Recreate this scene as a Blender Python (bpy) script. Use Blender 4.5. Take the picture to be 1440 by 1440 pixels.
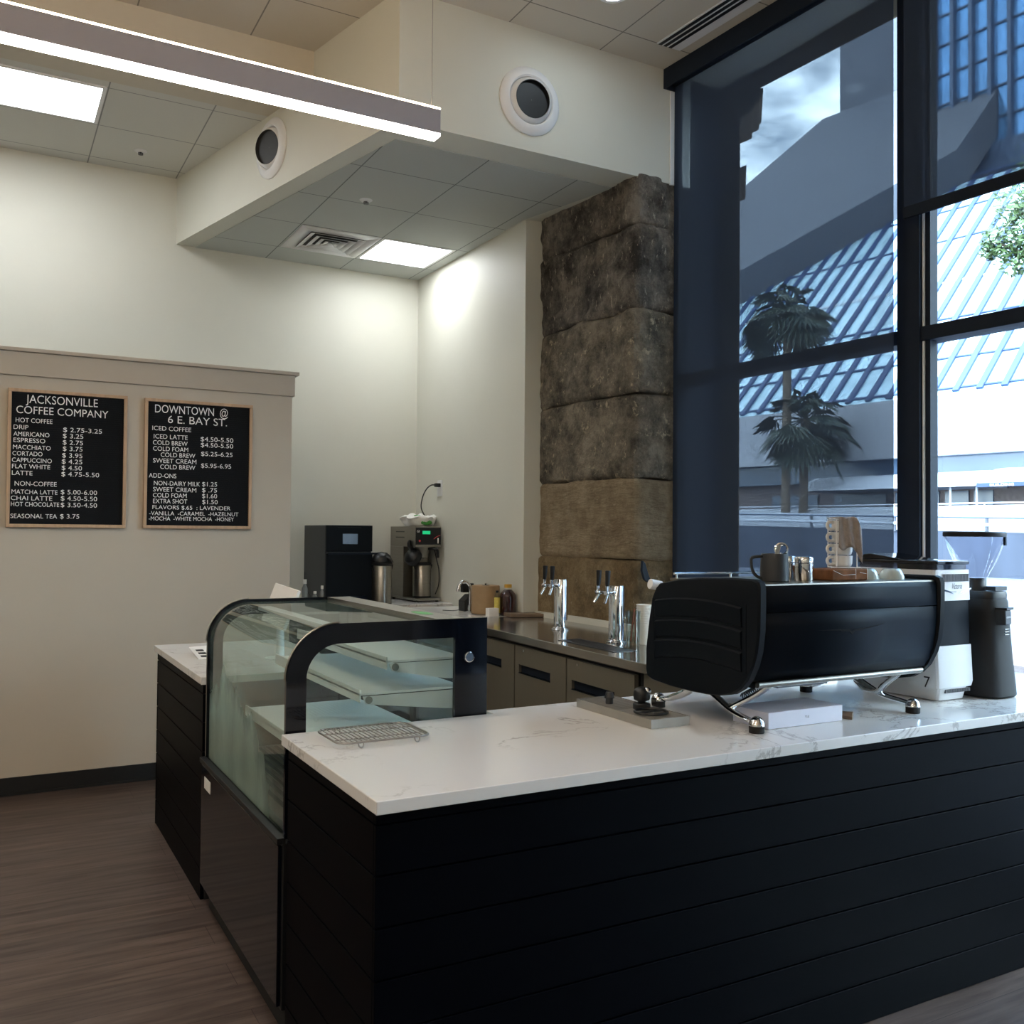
import bpy, bmesh, math, random
from mathutils import Vector, Matrix, noise
random.seed(7)
for o in list(bpy.data.objects): bpy.data.objects.remove(o)
SC = bpy.context.scene
COL = SC.collection
PI = math.pi

# ------------------------------------------------------------------ camera, sky, sun, exposure
cam_d = bpy.data.cameras.new('camera'); cam = bpy.data.objects.new('camera', cam_d); COL.objects.link(cam)
cam_d.sensor_width = 36; cam_d.lens = 1334.65 / 1440 * 36; cam_d.clip_start = .05; cam_d.clip_end = 500
def cam_matrix(yaw, pitch, roll, loc):
    f = Vector((math.sin(yaw)*math.cos(pitch), math.cos(yaw)*math.cos(pitch), math.sin(pitch)))
    r = Vector((math.cos(yaw), -math.sin(yaw), 0)); u = r.cross(f)
    c, s = math.cos(roll), math.sin(roll)
    r2 = c*r + s*u; u2 = -s*r + c*u
    m = Matrix((r2, u2, -f)).transposed().to_4x4(); m.translation = loc
    return m
cam.matrix_world = cam_matrix(.50756056, .02154867, .0081949644, (0, 0, 1.52))
SC.camera = cam
SC.view_settings.view_transform = 'Standard'; SC.view_settings.look = 'None'
SC.view_settings.gamma = 1; SC.view_settings.use_curve_mapping = False
SC.view_settings.exposure = 1.6

SKY_STRENGTH = .27
SUN_STRENGTH = 1.7
TROFFER = 5.6
PENDANT = 12.5
UPLIGHT = 16.0

def srgb(r, g, b):
    def f(c):
        c /= 255
        return c/12.92 if c <= .04045 else ((c+.055)/1.055)**2.4
    return (f(r), f(g), f(b), 1)

W = bpy.data.worlds.new('sky'); SC.world = W; W.use_nodes = True
nt = W.node_tree; nt.nodes.clear()
wo = nt.nodes.new('ShaderNodeOutputWorld'); bg = nt.nodes.new('ShaderNodeBackground')
sky = nt.nodes.new('ShaderNodeTexSky'); sky.sky_type = 'NISHITA'; sky.sun_disc = False
sky.sun_elevation = math.radians(52); sky.sun_rotation = math.radians(250); sky.air_density = 1.2; sky.ozone_density = 2.0
tc = nt.nodes.new('ShaderNodeTexCoord'); ns = nt.nodes.new('ShaderNodeTexNoise')
ns.inputs['Scale'].default_value = 4.2; ns.inputs['Detail'].default_value = 6; ns.inputs['Roughness'].default_value = .55
mp = nt.nodes.new('ShaderNodeMapping'); mp.inputs['Scale'].default_value = (1, 1, 2.2)
cr = nt.nodes.new('ShaderNodeValToRGB'); cr.color_ramp.elements[0].position = .34; cr.color_ramp.elements[1].position = .56
mx = nt.nodes.new('ShaderNodeMix'); mx.data_type = 'RGBA'; mx.inputs[7].default_value = (26, 28, 31, 1)
nt.links.new(tc.outputs['Generated'], mp.inputs['Vector']); nt.links.new(mp.outputs[0], ns.inputs['Vector'])
nt.links.new(ns.outputs['Fac'], cr.inputs[0]); nt.links.new(cr.outputs[0], mx.inputs[0])
nt.links.new(sky.outputs[0], mx.inputs[6]); nt.links.new(mx.outputs[2], bg.inputs['Color'])
bg.inputs['Strength'].default_value = SKY_STRENGTH
nt.links.new(bg.outputs[0], wo.inputs['Surface'])

sun_d = bpy.data.lights.new('sun', 'SUN'); sun = bpy.data.objects.new('sun', sun_d); COL.objects.link(sun)
sun_d.energy = SUN_STRENGTH; sun_d.angle = math.radians(.6); sun_d.color = (.86, .93, 1)
sun.rotation_euler = Vector((.58, -.42, -.78)).to_track_quat('-Z', 'Y').to_euler(); sun.location = (-10, -5, 20)

# ------------------------------------------------------------------ materials
def nodes(name):
    m = bpy.data.materials.new(name); m.use_nodes = True
    t = m.node_tree; p = t.nodes['Principled BSDF']
    return m, t, p
def mat(name, col, rough=.5, metal=0, var=.06, scale=20, bump=0, bscale=None, stretch=(1, 1, 1), coat=0, spec=.5, emit=None, estr=0, trans=0, rvar=0):
    m, t, p = nodes(name)
    c = srgb(*col)
    tc = t.nodes.new('ShaderNodeTexCoord'); mp = t.nodes.new('ShaderNodeMapping'); mp.inputs['Scale'].default_value = stretch
    n = t.nodes.new('ShaderNodeTexNoise'); n.inputs['Scale'].default_value = scale; n.inputs['Detail'].default_value = 4
    t.links.new(tc.outputs['Object'], mp.inputs['Vector']); t.links.new(mp.outputs[0], n.inputs['Vector'])
    r = t.nodes.new('ShaderNodeValToRGB')
    r.color_ramp.elements[0].position = .3; r.color_ramp.elements[1].position = .7
    r.color_ramp.elements[0].color = tuple(max(0, x*(1-var)) for x in c[:3]) + (1,)
    r.color_ramp.elements[1].color = tuple(min(1, x*(1+var)) for x in c[:3]) + (1,)
    t.links.new(n.outputs['Fac'], r.inputs[0]); t.links.new(r.outputs[0], p.inputs['Base Color'])
    p.inputs['Roughness'].default_value = rough; p.inputs['Metallic'].default_value = metal
    p.inputs['Specular IOR Level'].default_value = spec; p.inputs['Coat Weight'].default_value = coat
    if trans: p.inputs['Transmission Weight'].default_value = trans
    if emit:
        p.inputs['Emission Color'].default_value = srgb(*emit); p.inputs['Emission Strength'].default_value = estr
    if rvar:
        mr = t.nodes.new('ShaderNodeMapRange'); mr.inputs[3].default_value = max(0, rough-rvar); mr.inputs[4].default_value = rough+rvar
        t.links.new(n.outputs['Fac'], mr.inputs[0]); t.links.new(mr.outputs[0], p.inputs['Roughness'])
    if bump:
        n2 = t.nodes.new('ShaderNodeTexNoise'); n2.inputs['Scale'].default_value = bscale or scale*4; n2.inputs['Detail'].default_value = 5
        t.links.new(mp.outputs[0], n2.inputs['Vector'])
        b = t.nodes.new('ShaderNodeBump'); b.inputs['Strength'].default_value = bump; b.inputs['Distance'].default_value = .01
        t.links.new(n2.outputs['Fac'], b.inputs['Height']); t.links.new(b.outputs[0], p.inputs['Normal'])
    return m
def glass(name, tint=(235, 245, 245), gloss=.08, rough=.02, gcol=(255, 255, 255)):
    m = bpy.data.materials.new(name); m.use_nodes = True; t = m.node_tree; t.nodes.clear()
    o = t.nodes.new('ShaderNodeOutputMaterial'); tr = t.nodes.new('ShaderNodeBsdfTransparent'); tr.inputs[0].default_value = srgb(*tint)
    g = t.nodes.new('ShaderNodeBsdfGlossy'); g.inputs['Roughness'].default_value = rough; g.inputs[0].default_value = srgb(*gcol)
    lw = t.nodes.new('ShaderNodeLayerWeight'); lw.inputs['Blend'].default_value = .5
    pw = t.nodes.new('ShaderNodeMath'); pw.operation = 'POWER'; pw.inputs[1].default_value = 4
    t.links.new(lw.outputs['Facing'], pw.inputs[0])
    mt = t.nodes.new('ShaderNodeMath'); mt.operation = 'MULTIPLY_ADD'; mt.inputs[1].default_value = .8; mt.inputs[2].default_value = gloss*.5
    mt.use_clamp = True
    mxs = t.nodes.new('ShaderNodeMixShader')
    t.links.new(pw.outputs[0], mt.inputs[0]); t.links.new(mt.outputs[0], mxs.inputs[0])
    t.links.new(tr.outputs[0], mxs.inputs[1]); t.links.new(g.outputs[0], mxs.inputs[2]); t.links.new(mxs.outputs[0], o.inputs[0])
    return m
def grid_mat(name, col, line, x0, y0, px, py, w=.008, rough=.85, plane='xy', bump=.15):
    """painted tile / plank field with a thin joint every px, py (object coordinates are world metres)"""
    m, t, p = nodes(name)
    tc = t.nodes.new('ShaderNodeTexCoord'); s = t.nodes.new('ShaderNodeSeparateXYZ'); t.links.new(tc.outputs['Object'], s.inputs[0])
    def lines(sock, off, per):
        a = t.nodes.new('ShaderNodeMath'); a.operation = 'SUBTRACT'; a.inputs[1].default_value = off - w/2
        b = t.nodes.new('ShaderNodeMath'); b.operation = 'FLOORED_MODULO'; b.inputs[1].default_value = per
        c = t.nodes.new('ShaderNodeMath'); c.operation = 'LESS_THAN'; c.inputs[1].default_value = w
        t.links.new(sock, a.inputs[0]); t.links.new(a.outputs[0], b.inputs[0]); t.links.new(b.outputs[0], c.inputs[0])
        return c.outputs[0]
    mxm = t.nodes.new('ShaderNodeMath'); mxm.operation = 'MAXIMUM'
    t.links.new(lines(s.outputs[0], x0, px), mxm.inputs[0]); t.links.new(lines(s.outputs[1], y0, py), mxm.inputs[1])
    mc = t.nodes.new('ShaderNodeMix'); mc.data_type = 'RGBA'; mc.inputs[6].default_value = srgb(*col); mc.inputs[7].default_value = srgb(*line)
    t.links.new(mxm.outputs[0], mc.inputs[0]); t.links.new(mc.outputs[2], p.inputs['Base Color'])
    p.inputs['Roughness'].default_value = rough
    n = t.nodes.new('ShaderNodeTexNoise'); n.inputs['Scale'].default_value = 60; t.links.new(tc.outputs['Object'], n.inputs['Vector'])
    su = t.nodes.new('ShaderNodeMath'); su.operation = 'MULTIPLY_ADD'; su.inputs[1].default_value = -2.5
    t.links.new(mxm.outputs[0], su.inputs[0]); t.links.new(n.outputs['Fac'], su.inputs[2])
    b = t.nodes.new('ShaderNodeBump'); b.inputs['Strength'].default_value = bump; b.inputs['Distance'].default_value = .004
    t.links.new(su.outputs[0], b.inputs['Height']); t.links.new(b.outputs[0], p.inputs['Normal'])
    return m
def emit_mat(name, col, strength):
    m = bpy.data.materials.new(name); m.use_nodes = True; t = m.node_tree; t.nodes.clear()
    o = t.nodes.new('ShaderNodeOutputMaterial'); e = t.nodes.new('ShaderNodeEmission')
    e.inputs[0].default_value = srgb(*col); e.inputs[1].default_value = strength; t.links.new(e.outputs[0], o.inputs[0])
    return m

M = {}
M['paint'] = mat('wall_paint', (212, 211, 199), .55, var=.015, scale=3, bump=.04, bscale=220)
M['paint_shaded'] = mat('wall_paint_shaded', (198, 188, 172), .6, var=.015, scale=3, bump=.04, bscale=220)  # same paint as the walls, its shading put into a warmer, darker colour
M['trim_paint'] = mat('trim_paint', (190, 179, 163), .45, var=.01)
M['ceil_paint'] = mat('ceiling_paint', (200, 192, 176), .8, var=.01)
M['tile_low'] = grid_mat('ceiling_tile_low', (206, 205, 198), (140, 140, 138), .607, 6.108, .61, .595)
M['tile_soffit'] = grid_mat('ceiling_tile_soffit', (186, 189, 184), (120, 122, 120), 1.90, 5.265, .607, .608)
M['tile_high'] = grid_mat('ceiling_tile_high', (198, 190, 176), (130, 124, 116), 1.90, 4.36, .61, .61)
M['navy'] = mat('navy_black_paint', (1, 2, 6), .5, var=.05, scale=6, bump=.02, bscale=90, spec=.05)
M['black'] = mat('black_plastic', (14, 16, 19), .42)
M['black_gloss'] = mat('black_gloss', (8, 11, 19), .07, spec=.45)
M['panel_black'] = mat('panel_black', (6, 12, 19), .5, spec=.15)
M['machine_black'] = mat('machine_black', (9, 18, 29), .5, var=.04, spec=.1)
M['slot_grey'] = mat('slot_grey', (104, 106, 110), .7)
M['black_matte'] = mat('black_matte', (16, 18, 21), .7)
M['rubber'] = mat('rubber', (13, 13, 14), .75)
M['graphite'] = mat('graphite_metal', (50, 52, 54), .45, metal=.3)
M['mullion'] = mat('dark_aluminium', (26, 34, 46), .6, spec=.15)
M['white_metal'] = mat('white_enamel', (228, 228, 228), .4, var=.01)
M['white_plastic'] = mat('white_plastic', (224, 226, 228), .35, var=.01)
M['chrome'] = mat('chrome', (225, 228, 232), .07, metal=1, var=.01)
M['steel'] = mat('brushed_steel', (150, 146, 138), .3, metal=1, var=.07, scale=5, stretch=(1, 1, 60), rvar=.05)
M['steel_door'] = mat('fridge_steel', (138, 132, 118), .38, metal=.55, var=.05, scale=5, stretch=(60, 60, 1), rvar=.04)
M['steel_top'] = mat('polished_steel', (158, 155, 148), .14, metal=.85, var=.05, scale=3, rvar=.04)
M['dark_steel'] = mat('dark_steel', (70, 70, 72), .35, metal=.8)
M['wire'] = mat('wire_steel', (170, 166, 162), .28, metal=.9)
M['lamp_body'] = mat('lamp_aluminium', (176, 171, 176), .5, metal=0, var=.01)
M['frame_wood'] = mat('oak_frame', (196, 164, 132), .5, var=.12, scale=6, stretch=(8, 8, 1))
M['felt'] = mat('black_felt', (6, 9, 15), .95, var=.2, scale=300)
M['letter'] = mat('white_letters', (252, 251, 248), .5, var=.01)
M['kraft'] = mat('kraft_paper', (166, 138, 104), .85, var=.06, scale=14, bump=.1)
M['board_wood'] = mat('board_wood', (116, 98, 80), .55, var=.15, scale=5, stretch=(1, 8, 8))
M['syrup'] = mat('dark_syrup', (48, 16, 20), .12, coat=.6)
M['gold'] = mat('yellow_cap', (205, 160, 60), .4)
M['yellow_label'] = mat('yellow_label', (214, 196, 96), .5, var=.1, scale=60)
M['green'] = mat('green_print', (70, 150, 66), .5, var=.2)
M['bag'] = mat('white_bag', (236, 236, 232), .5, var=.03, bump=.3, bscale=30)
M['paper'] = mat('white_paper', (232, 230, 226), .6, var=.01)
M['lavender_box'] = mat('white_carton', (214, 216, 232), .5, var=.01)
M['cloth'] = mat('grey_brown_cloth', (150, 140, 134), .95, var=.1, scale=80, bump=.3, bscale=200)
M['ceramic'] = mat('white_ceramic', (226, 226, 224), .2, var=.01, coat=.3)
M['cup_white'] = mat('cup_white', (222, 220, 212), .45, var=.02)
M['rust'] = mat('russet_wrap', (126, 66, 48), .6, var=.2)
M['brown_pack'] = mat('brown_pack', (124, 82, 52), .7, var=.3, scale=30, spec=.15)
M['screen'] = mat('oven_screen', (70, 86, 104), .15, var=.03, scale=8, emit=(80, 100, 125), estr=.05)
M['lcd'] = mat('green_display', (30, 200, 130), .3, emit=(40, 230, 150), estr=.15)
M['red'] = mat('red_print', (180, 60, 60), .4)
M['glass'] = glass('window_glass', (232, 242, 244), .05)
M['clear'] = glass('clear_glass', (240, 245, 244), .10, .03)
M['smoke'] = glass('smoky_plastic', (120, 124, 134), .10, .1)
M['hopper'] = glass('hopper_plastic', (240, 242, 248), .06, .08)
M['case_glass'] = glass('case_glass', (238, 245, 243), .09)
M['panel_light'] = emit_mat('panel_light', (248, 252, 255), TROFFER)
M['strip_light'] = emit_mat('strip_light', (255, 246, 234), PENDANT)
M['up_light'] = emit_mat('up_light', (255, 226, 190), UPLIGHT)
M['down_light'] = emit_mat('down_light', (230, 245, 255), 25)
M['vent_dark'] = mat('duct_dark', (52, 52, 52), .6)
M['vent_black'] = mat('duct_black', (12, 14, 18), .4)

def curved_case_glass():
    m = glass('fogged_glass', (232, 242, 238), .08); t = m.node_tree
    out = [n for n in t.nodes if n.type == 'OUTPUT_MATERIAL'][0]; prev = out.inputs[0].links[0].from_socket
    tc = t.nodes.new('ShaderNodeTexCoord'); mp = t.nodes.new('ShaderNodeMapping'); mp.inputs['Scale'].default_value = (1, 1, .55)
    n = t.nodes.new('ShaderNodeTexNoise'); n.inputs['Scale'].default_value = 5; n.inputs['Detail'].default_value = 5; n.inputs['Roughness'].default_value = .6
    t.links.new(tc.outputs['Object'], mp.inputs[0]); t.links.new(mp.outputs[0], n.inputs['Vector'])
    # condensation: an arched patch low on the pane (object coordinates: y along the case, z up from its base)
    s = t.nodes.new('ShaderNodeSeparateXYZ'); t.links.new(tc.outputs['Object'], s.inputs[0])
    def math_(op, a, b=None, c=None):
        k = t.nodes.new('ShaderNodeMath'); k.operation = op
        for i, v in enumerate((a, b, c)):
            if v is None: continue
            if isinstance(v, (int, float)): k.inputs[i].default_value = v
            else: t.links.new(v, k.inputs[i])
        return k.outputs[0]
    dy = math_('MULTIPLY', math_('SUBTRACT', s.outputs[1], .78), 1.45)
    dz = math_('MULTIPLY', math_('SUBTRACT', s.outputs[2], .52), 2.0)
    d = math_('SQRT', math_('ADD', math_('MULTIPLY', dy, dy), math_('MULTIPLY', dz, dz)))
    v = math_('SUBTRACT', math_('ADD', 1.12, math_('MULTIPLY', math_('SUBTRACT', n.outputs['Fac'], .5), .55)), d)
    mr = t.nodes.new('ShaderNodeMapRange'); mr.inputs[1].default_value = .1; mr.inputs[2].default_value = .42; mr.inputs[3].default_value = .10; mr.inputs[4].default_value = .72
    t.links.new(v, mr.inputs[0])
    dens = math_('MULTIPLY', mr.outputs[0], math_('MULTIPLY_ADD', n.outputs['Fac'], .9, .5))
    df = t.nodes.new('ShaderNodeBsdfDiffuse'); df.inputs[0].default_value = srgb(176, 196, 182)
    tl = t.nodes.new('ShaderNodeBsdfTranslucent'); tl.inputs[0].default_value = srgb(176, 200, 188)
    a = t.nodes.new('ShaderNodeMixShader'); a.inputs[0].default_value = .5
    t.links.new(df.outputs[0], a.inputs[1]); t.links.new(tl.outputs[0], a.inputs[2])
    b = t.nodes.new('ShaderNodeMixShader'); t.links.new(dens, b.inputs[0]); t.links.new(prev, b.inputs[1]); t.links.new(a.outputs[0], b.inputs[2])
    t.links.new(b.outputs[0], out.inputs[0])
    return m
M['fog_glass'] = curved_case_glass()

def shade_mat():
    m = bpy.data.materials.new('solar_screen_weave'); m.use_nodes = True; t = m.node_tree; t.nodes.clear()
    o = t.nodes.new('ShaderNodeOutputMaterial'); tr = t.nodes.new('ShaderNodeBsdfTransparent'); tr.inputs[0].default_value = (.86, .93, 1, 1)
    d = t.nodes.new('ShaderNodeBsdfDiffuse'); d.inputs[0].default_value = srgb(56, 67, 86)
    tc = t.nodes.new('ShaderNodeTexCoord'); mp = t.nodes.new('ShaderNodeMapping'); mp.inputs['Scale'].default_value = (330, 330, 4)
    n = t.nodes.new('ShaderNodeTexNoise'); n.inputs['Scale'].default_value = 1; n.inputs['Detail'].default_value = 3
    t.links.new(tc.outputs['Object'], mp.inputs[0]); t.links.new(mp.outputs[0], n.inputs['Vector'])
    mr = t.nodes.new('ShaderNodeMapRange'); mr.inputs[1].default_value = .3; mr.inputs[2].default_value = .7; mr.inputs[3].default_value = .905; mr.inputs[4].default_value = .885
    t.links.new(n.outputs['Fac'], mr.inputs[0])
    x = t.nodes.new('ShaderNodeMixShader'); t.links.new(mr.outputs[0], x.inputs[0]); t.links.new(tr.outputs[0], x.inputs[1]); t.links.new(d.outputs[0], x.inputs[2])
    t.links.new(x.outputs[0], o.inputs[0])
    return m
M['shade'] = shade_mat()

def quartz_mat():
    m, t, p = nodes('white_quartz')
    tc = t.nodes.new('ShaderNodeTexCoord')
    n1 = t.nodes.new('ShaderNodeTexNoise'); n1.inputs['Scale'].default_value = 2.2; n1.inputs['Detail'].default_value = 8; n1.inputs['Roughness'].default_value = .62; n1.inputs['Distortion'].default_value = .4
    t.links.new(tc.outputs['Object'], n1.inputs['Vector'])
    a = t.nodes.new('ShaderNodeMath'); a.operation = 'SUBTRACT'; a.inputs[1].default_value = .5; t.links.new(n1.outputs['Fac'], a.inputs[0])
    b = t.nodes.new('ShaderNodeMath'); b.operation = 'ABSOLUTE'; t.links.new(a.outputs[0], b.inputs[0])
    r = t.nodes.new('ShaderNodeValToRGB'); r.color_ramp.elements[0].position = 0; r.color_ramp.elements[1].position = .012
    r.color_ramp.elements[0].color = (1, 1, 1, 1); r.color_ramp.elements[1].color = (0, 0, 0, 1); t.links.new(b.outputs[0], r.inputs[0])
    n2 = t.nodes.new('ShaderNodeTexNoise'); n2.inputs['Scale'].default_value = 1.4; t.links.new(tc.outputs['Object'], n2.inputs['Vector'])
    r2 = t.nodes.new('ShaderNodeValToRGB'); r2.color_ramp.elements[0].position = .46; r2.color_ramp.elements[1].position = .58; t.links.new(n2.outputs['Fac'], r2.inputs[0])
    k = t.nodes.new('ShaderNodeMath'); k.operation = 'MULTIPLY'; t.links.new(r.outputs[0], k.inputs[0]); t.links.new(r2.outputs[0], k.inputs[1])
    k2 = t.nodes.new('ShaderNodeMath'); k2.operation = 'MULTIPLY'; k2.inputs[1].default_value = .6; t.links.new(k.outputs[0], k2.inputs[0])
    mc = t.nodes.new('ShaderNodeMix'); mc.data_type = 'RGBA'; mc.inputs[6].default_value = srgb(222, 221, 219); mc.inputs[7].default_value = srgb(128, 122, 116)
    t.links.new(k2.outputs[0], mc.inputs[0]); t.links.new(mc.outputs[2], p.inputs['Base Color'])
    p.inputs['Roughness'].default_value = .16
    return m
M['quartz'] = quartz_mat()

def floor_mat():
    m, t, p = nodes('vinyl_plank')
    tc = t.nodes.new('ShaderNodeTexCoord')
    br = t.nodes.new('ShaderNodeTexBrick'); br.offset = .37; br.inputs['Scale'].default_value = 1
    br.inputs['Brick Width'].default_value = 1.22; br.inputs['Row Height'].default_value = .18; br.inputs['Mortar Size'].default_value = .0012
    br.inputs['Color1'].default_value = srgb(112, 97, 90); br.inputs['Color2'].default_value = srgb(97, 85, 81); br.inputs['Mortar'].default_value = srgb(60, 50, 45)
    t.links.new(tc.outputs['Object'], br.inputs['Vector'])
    mp = t.nodes.new('ShaderNodeMapping'); mp.inputs['Scale'].default_value = (1.4, 16, 1); t.links.new(tc.outputs['Object'], mp.inputs[0])
    n = t.nodes.new('ShaderNodeTexNoise'); n.inputs['Scale'].default_value = 1.6; n.inputs['Detail'].default_value = 7; n.inputs['Roughness'].default_value = .6; n.inputs['Distortion'].default_value = .5
    t.links.new(mp.outputs[0], n.inputs['Vector'])
    r = t.nodes.new('ShaderNodeValToRGB'); r.color_ramp.elements[0].position = .3; r.color_ramp.elements[1].position = .72
    r.color_ramp.elements[0].color = srgb(150, 140, 134); r.color_ramp.elements[1].color = (1, 1, 1, 1); t.links.new(n.outputs['Fac'], r.inputs[0])
    mc = t.nodes.new('ShaderNodeMix'); mc.data_type = 'RGBA'; mc.blend_type = 'MULTIPLY'; mc.inputs[0].default_value = 1
    t.links.new(br.outputs['Color'], mc.inputs[6]); t.links.new(r.outputs[0], mc.inputs[7]); t.links.new(mc.outputs[2], p.inputs['Base Color'])
    p.inputs['Roughness'].default_value = .42; p.inputs['Specular IOR Level'].default_value = .4
    b = t.nodes.new('ShaderNodeBump'); b.inputs['Strength'].default_value = .12; b.inputs['Distance'].default_value = .004
    t.links.new(n.outputs['Fac'], b.inputs['Height']); t.links.new(b.outputs[0], p.inputs['Normal'])
    return m
M['floor'] = floor_mat()

def stone_mat(name, c1, c2, c3, fleck, stretch=(3, 3, 1.2), rot=.5, fl=.60):
    m, t, p = nodes(name)
    def noise_(scale, detail, vec, rough=.6):
        n = t.nodes.new('ShaderNodeTexNoise'); n.inputs['Scale'].default_value = scale; n.inputs['Detail'].default_value = detail; n.inputs['Roughness'].default_value = rough
        t.links.new(vec, n.inputs['Vector']); return n.outputs['Fac']
    tc = t.nodes.new('ShaderNodeTexCoord'); V = tc.outputs['Object']
    mp = t.nodes.new('ShaderNodeMapping'); mp.inputs['Scale'].default_value = stretch; mp.inputs['Rotation'].default_value = (rot, 0, 0); t.links.new(V, mp.inputs[0])
    n = noise_(3.4, 12, V, .78)
    r = t.nodes.new('ShaderNodeValToRGB'); r.color_ramp.elements[0].position = .40; r.color_ramp.elements[0].color = srgb(*c1)
    r.color_ramp.elements[1].position = .60; r.color_ramp.elements[1].color = srgb(*c3)
    e = r.color_ramp.elements.new(.5); e.color = srgb(*c2); t.links.new(n, r.inputs[0])
    f = noise_(20, 8, mp.outputs[0], .7)
    fr_ = t.nodes.new('ShaderNodeValToRGB'); fr_.color_ramp.elements[0].position = fl; fr_.color_ramp.elements[1].position = fl+.08; t.links.new(f, fr_.inputs[0])
    mc = t.nodes.new('ShaderNodeMix'); mc.data_type = 'RGBA'; t.links.new(fr_.outputs[0], mc.inputs[0]); t.links.new(r.outputs[0], mc.inputs[6]); mc.inputs[7].default_value = srgb(*fleck)
    t.links.new(mc.outputs[2], p.inputs['Base Color']); p.inputs['Roughness'].default_value = .92; p.inputs['Specular IOR Level'].default_value = .2
    h = noise_(9, 9, mp.outputs[0], .7)
    b = t.nodes.new('ShaderNodeBump'); b.inputs['Strength'].default_value = 1; b.inputs['Distance'].default_value = .08
    t.links.new(h, b.inputs['Height']); t.links.new(b.outputs[0], p.inputs['Normal'])
    return m
M['stone_dark'] = stone_mat('weathered_stone', (72, 68, 64), (116, 110, 103), (160, 151, 139), (208, 196, 178), (1.7, 1.7, .65), .6, .585)
M['stone_mid'] = stone_mat('grey_tan_stone', (86, 82, 74), (130, 122, 109), (166, 155, 137), (206, 190, 162), (1, 1, .8), .1, .585)
M['stone_tan'] = stone_mat('tan_stone', (146, 128, 104), (172, 154, 126), (190, 172, 144), (204, 188, 160), (.7, .7, 2.2), 0, .62)
M['stone_low'] = stone_mat('ochre_stone', (116, 100, 76), (146, 126, 96), (166, 146, 114), (186, 168, 140), (1.2, 1.2, .7), 0, .62)
M['concrete'] = mat('exterior_concrete', (152, 154, 162), .9, var=.06, scale=.6, bump=.05)
M['concrete_wall'] = mat('ramp_concrete_shaded', (60, 66, 80), .9, var=.22, scale=.9, stretch=(1, 1, .3), bump=.1, bscale=12)  # colour darkened for the shade the ramp wall stands in
M['grey_cladding'] = mat('grey_cladding', (76, 79, 88), .8, var=.03, scale=.3)
M['asphalt'] = mat('pale_asphalt', (92, 96, 110), .95, var=.3, scale=9, bump=.3, bscale=60)
M['brick_strip'] = mat('brick_strip', (104, 94, 94), .9, var=.2, scale=6)
M['sky_glass'] = mat('pale_glazing', (168, 196, 210), .25, metal=.1, var=.22, scale=.35)
M['rib'] = mat('blue_rib', (40, 60, 98), .6, var=.04)
M['tower_glass'] = mat('tower_glass', (112, 160, 206), .12, metal=.5, var=.45, scale=.12)  # strong mottling puts cloud reflections into the glass colour
M['fin'] = mat('tower_fin', (58, 74, 98), .6)
M['dark_glass'] = mat('dark_glazing', (60, 76, 96), .15, var=.1, scale=.5)
M['awning'] = mat('white_awning', (176, 180, 190), .7, var=.01)
M['frond'] = mat('palm_leaf', (36, 46, 36), .6, var=.3, scale=2)
M['bark'] = mat('bark', (96, 84, 72), .9, var=.25, scale=6, bump=.4)
M['leaf'] = mat('oak_leaf', (66, 88, 50), .6, var=.35, scale=3)
M['own_masonry'] = mat('own_masonry', (120, 104, 84), .9, var=.15, scale=3)

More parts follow.
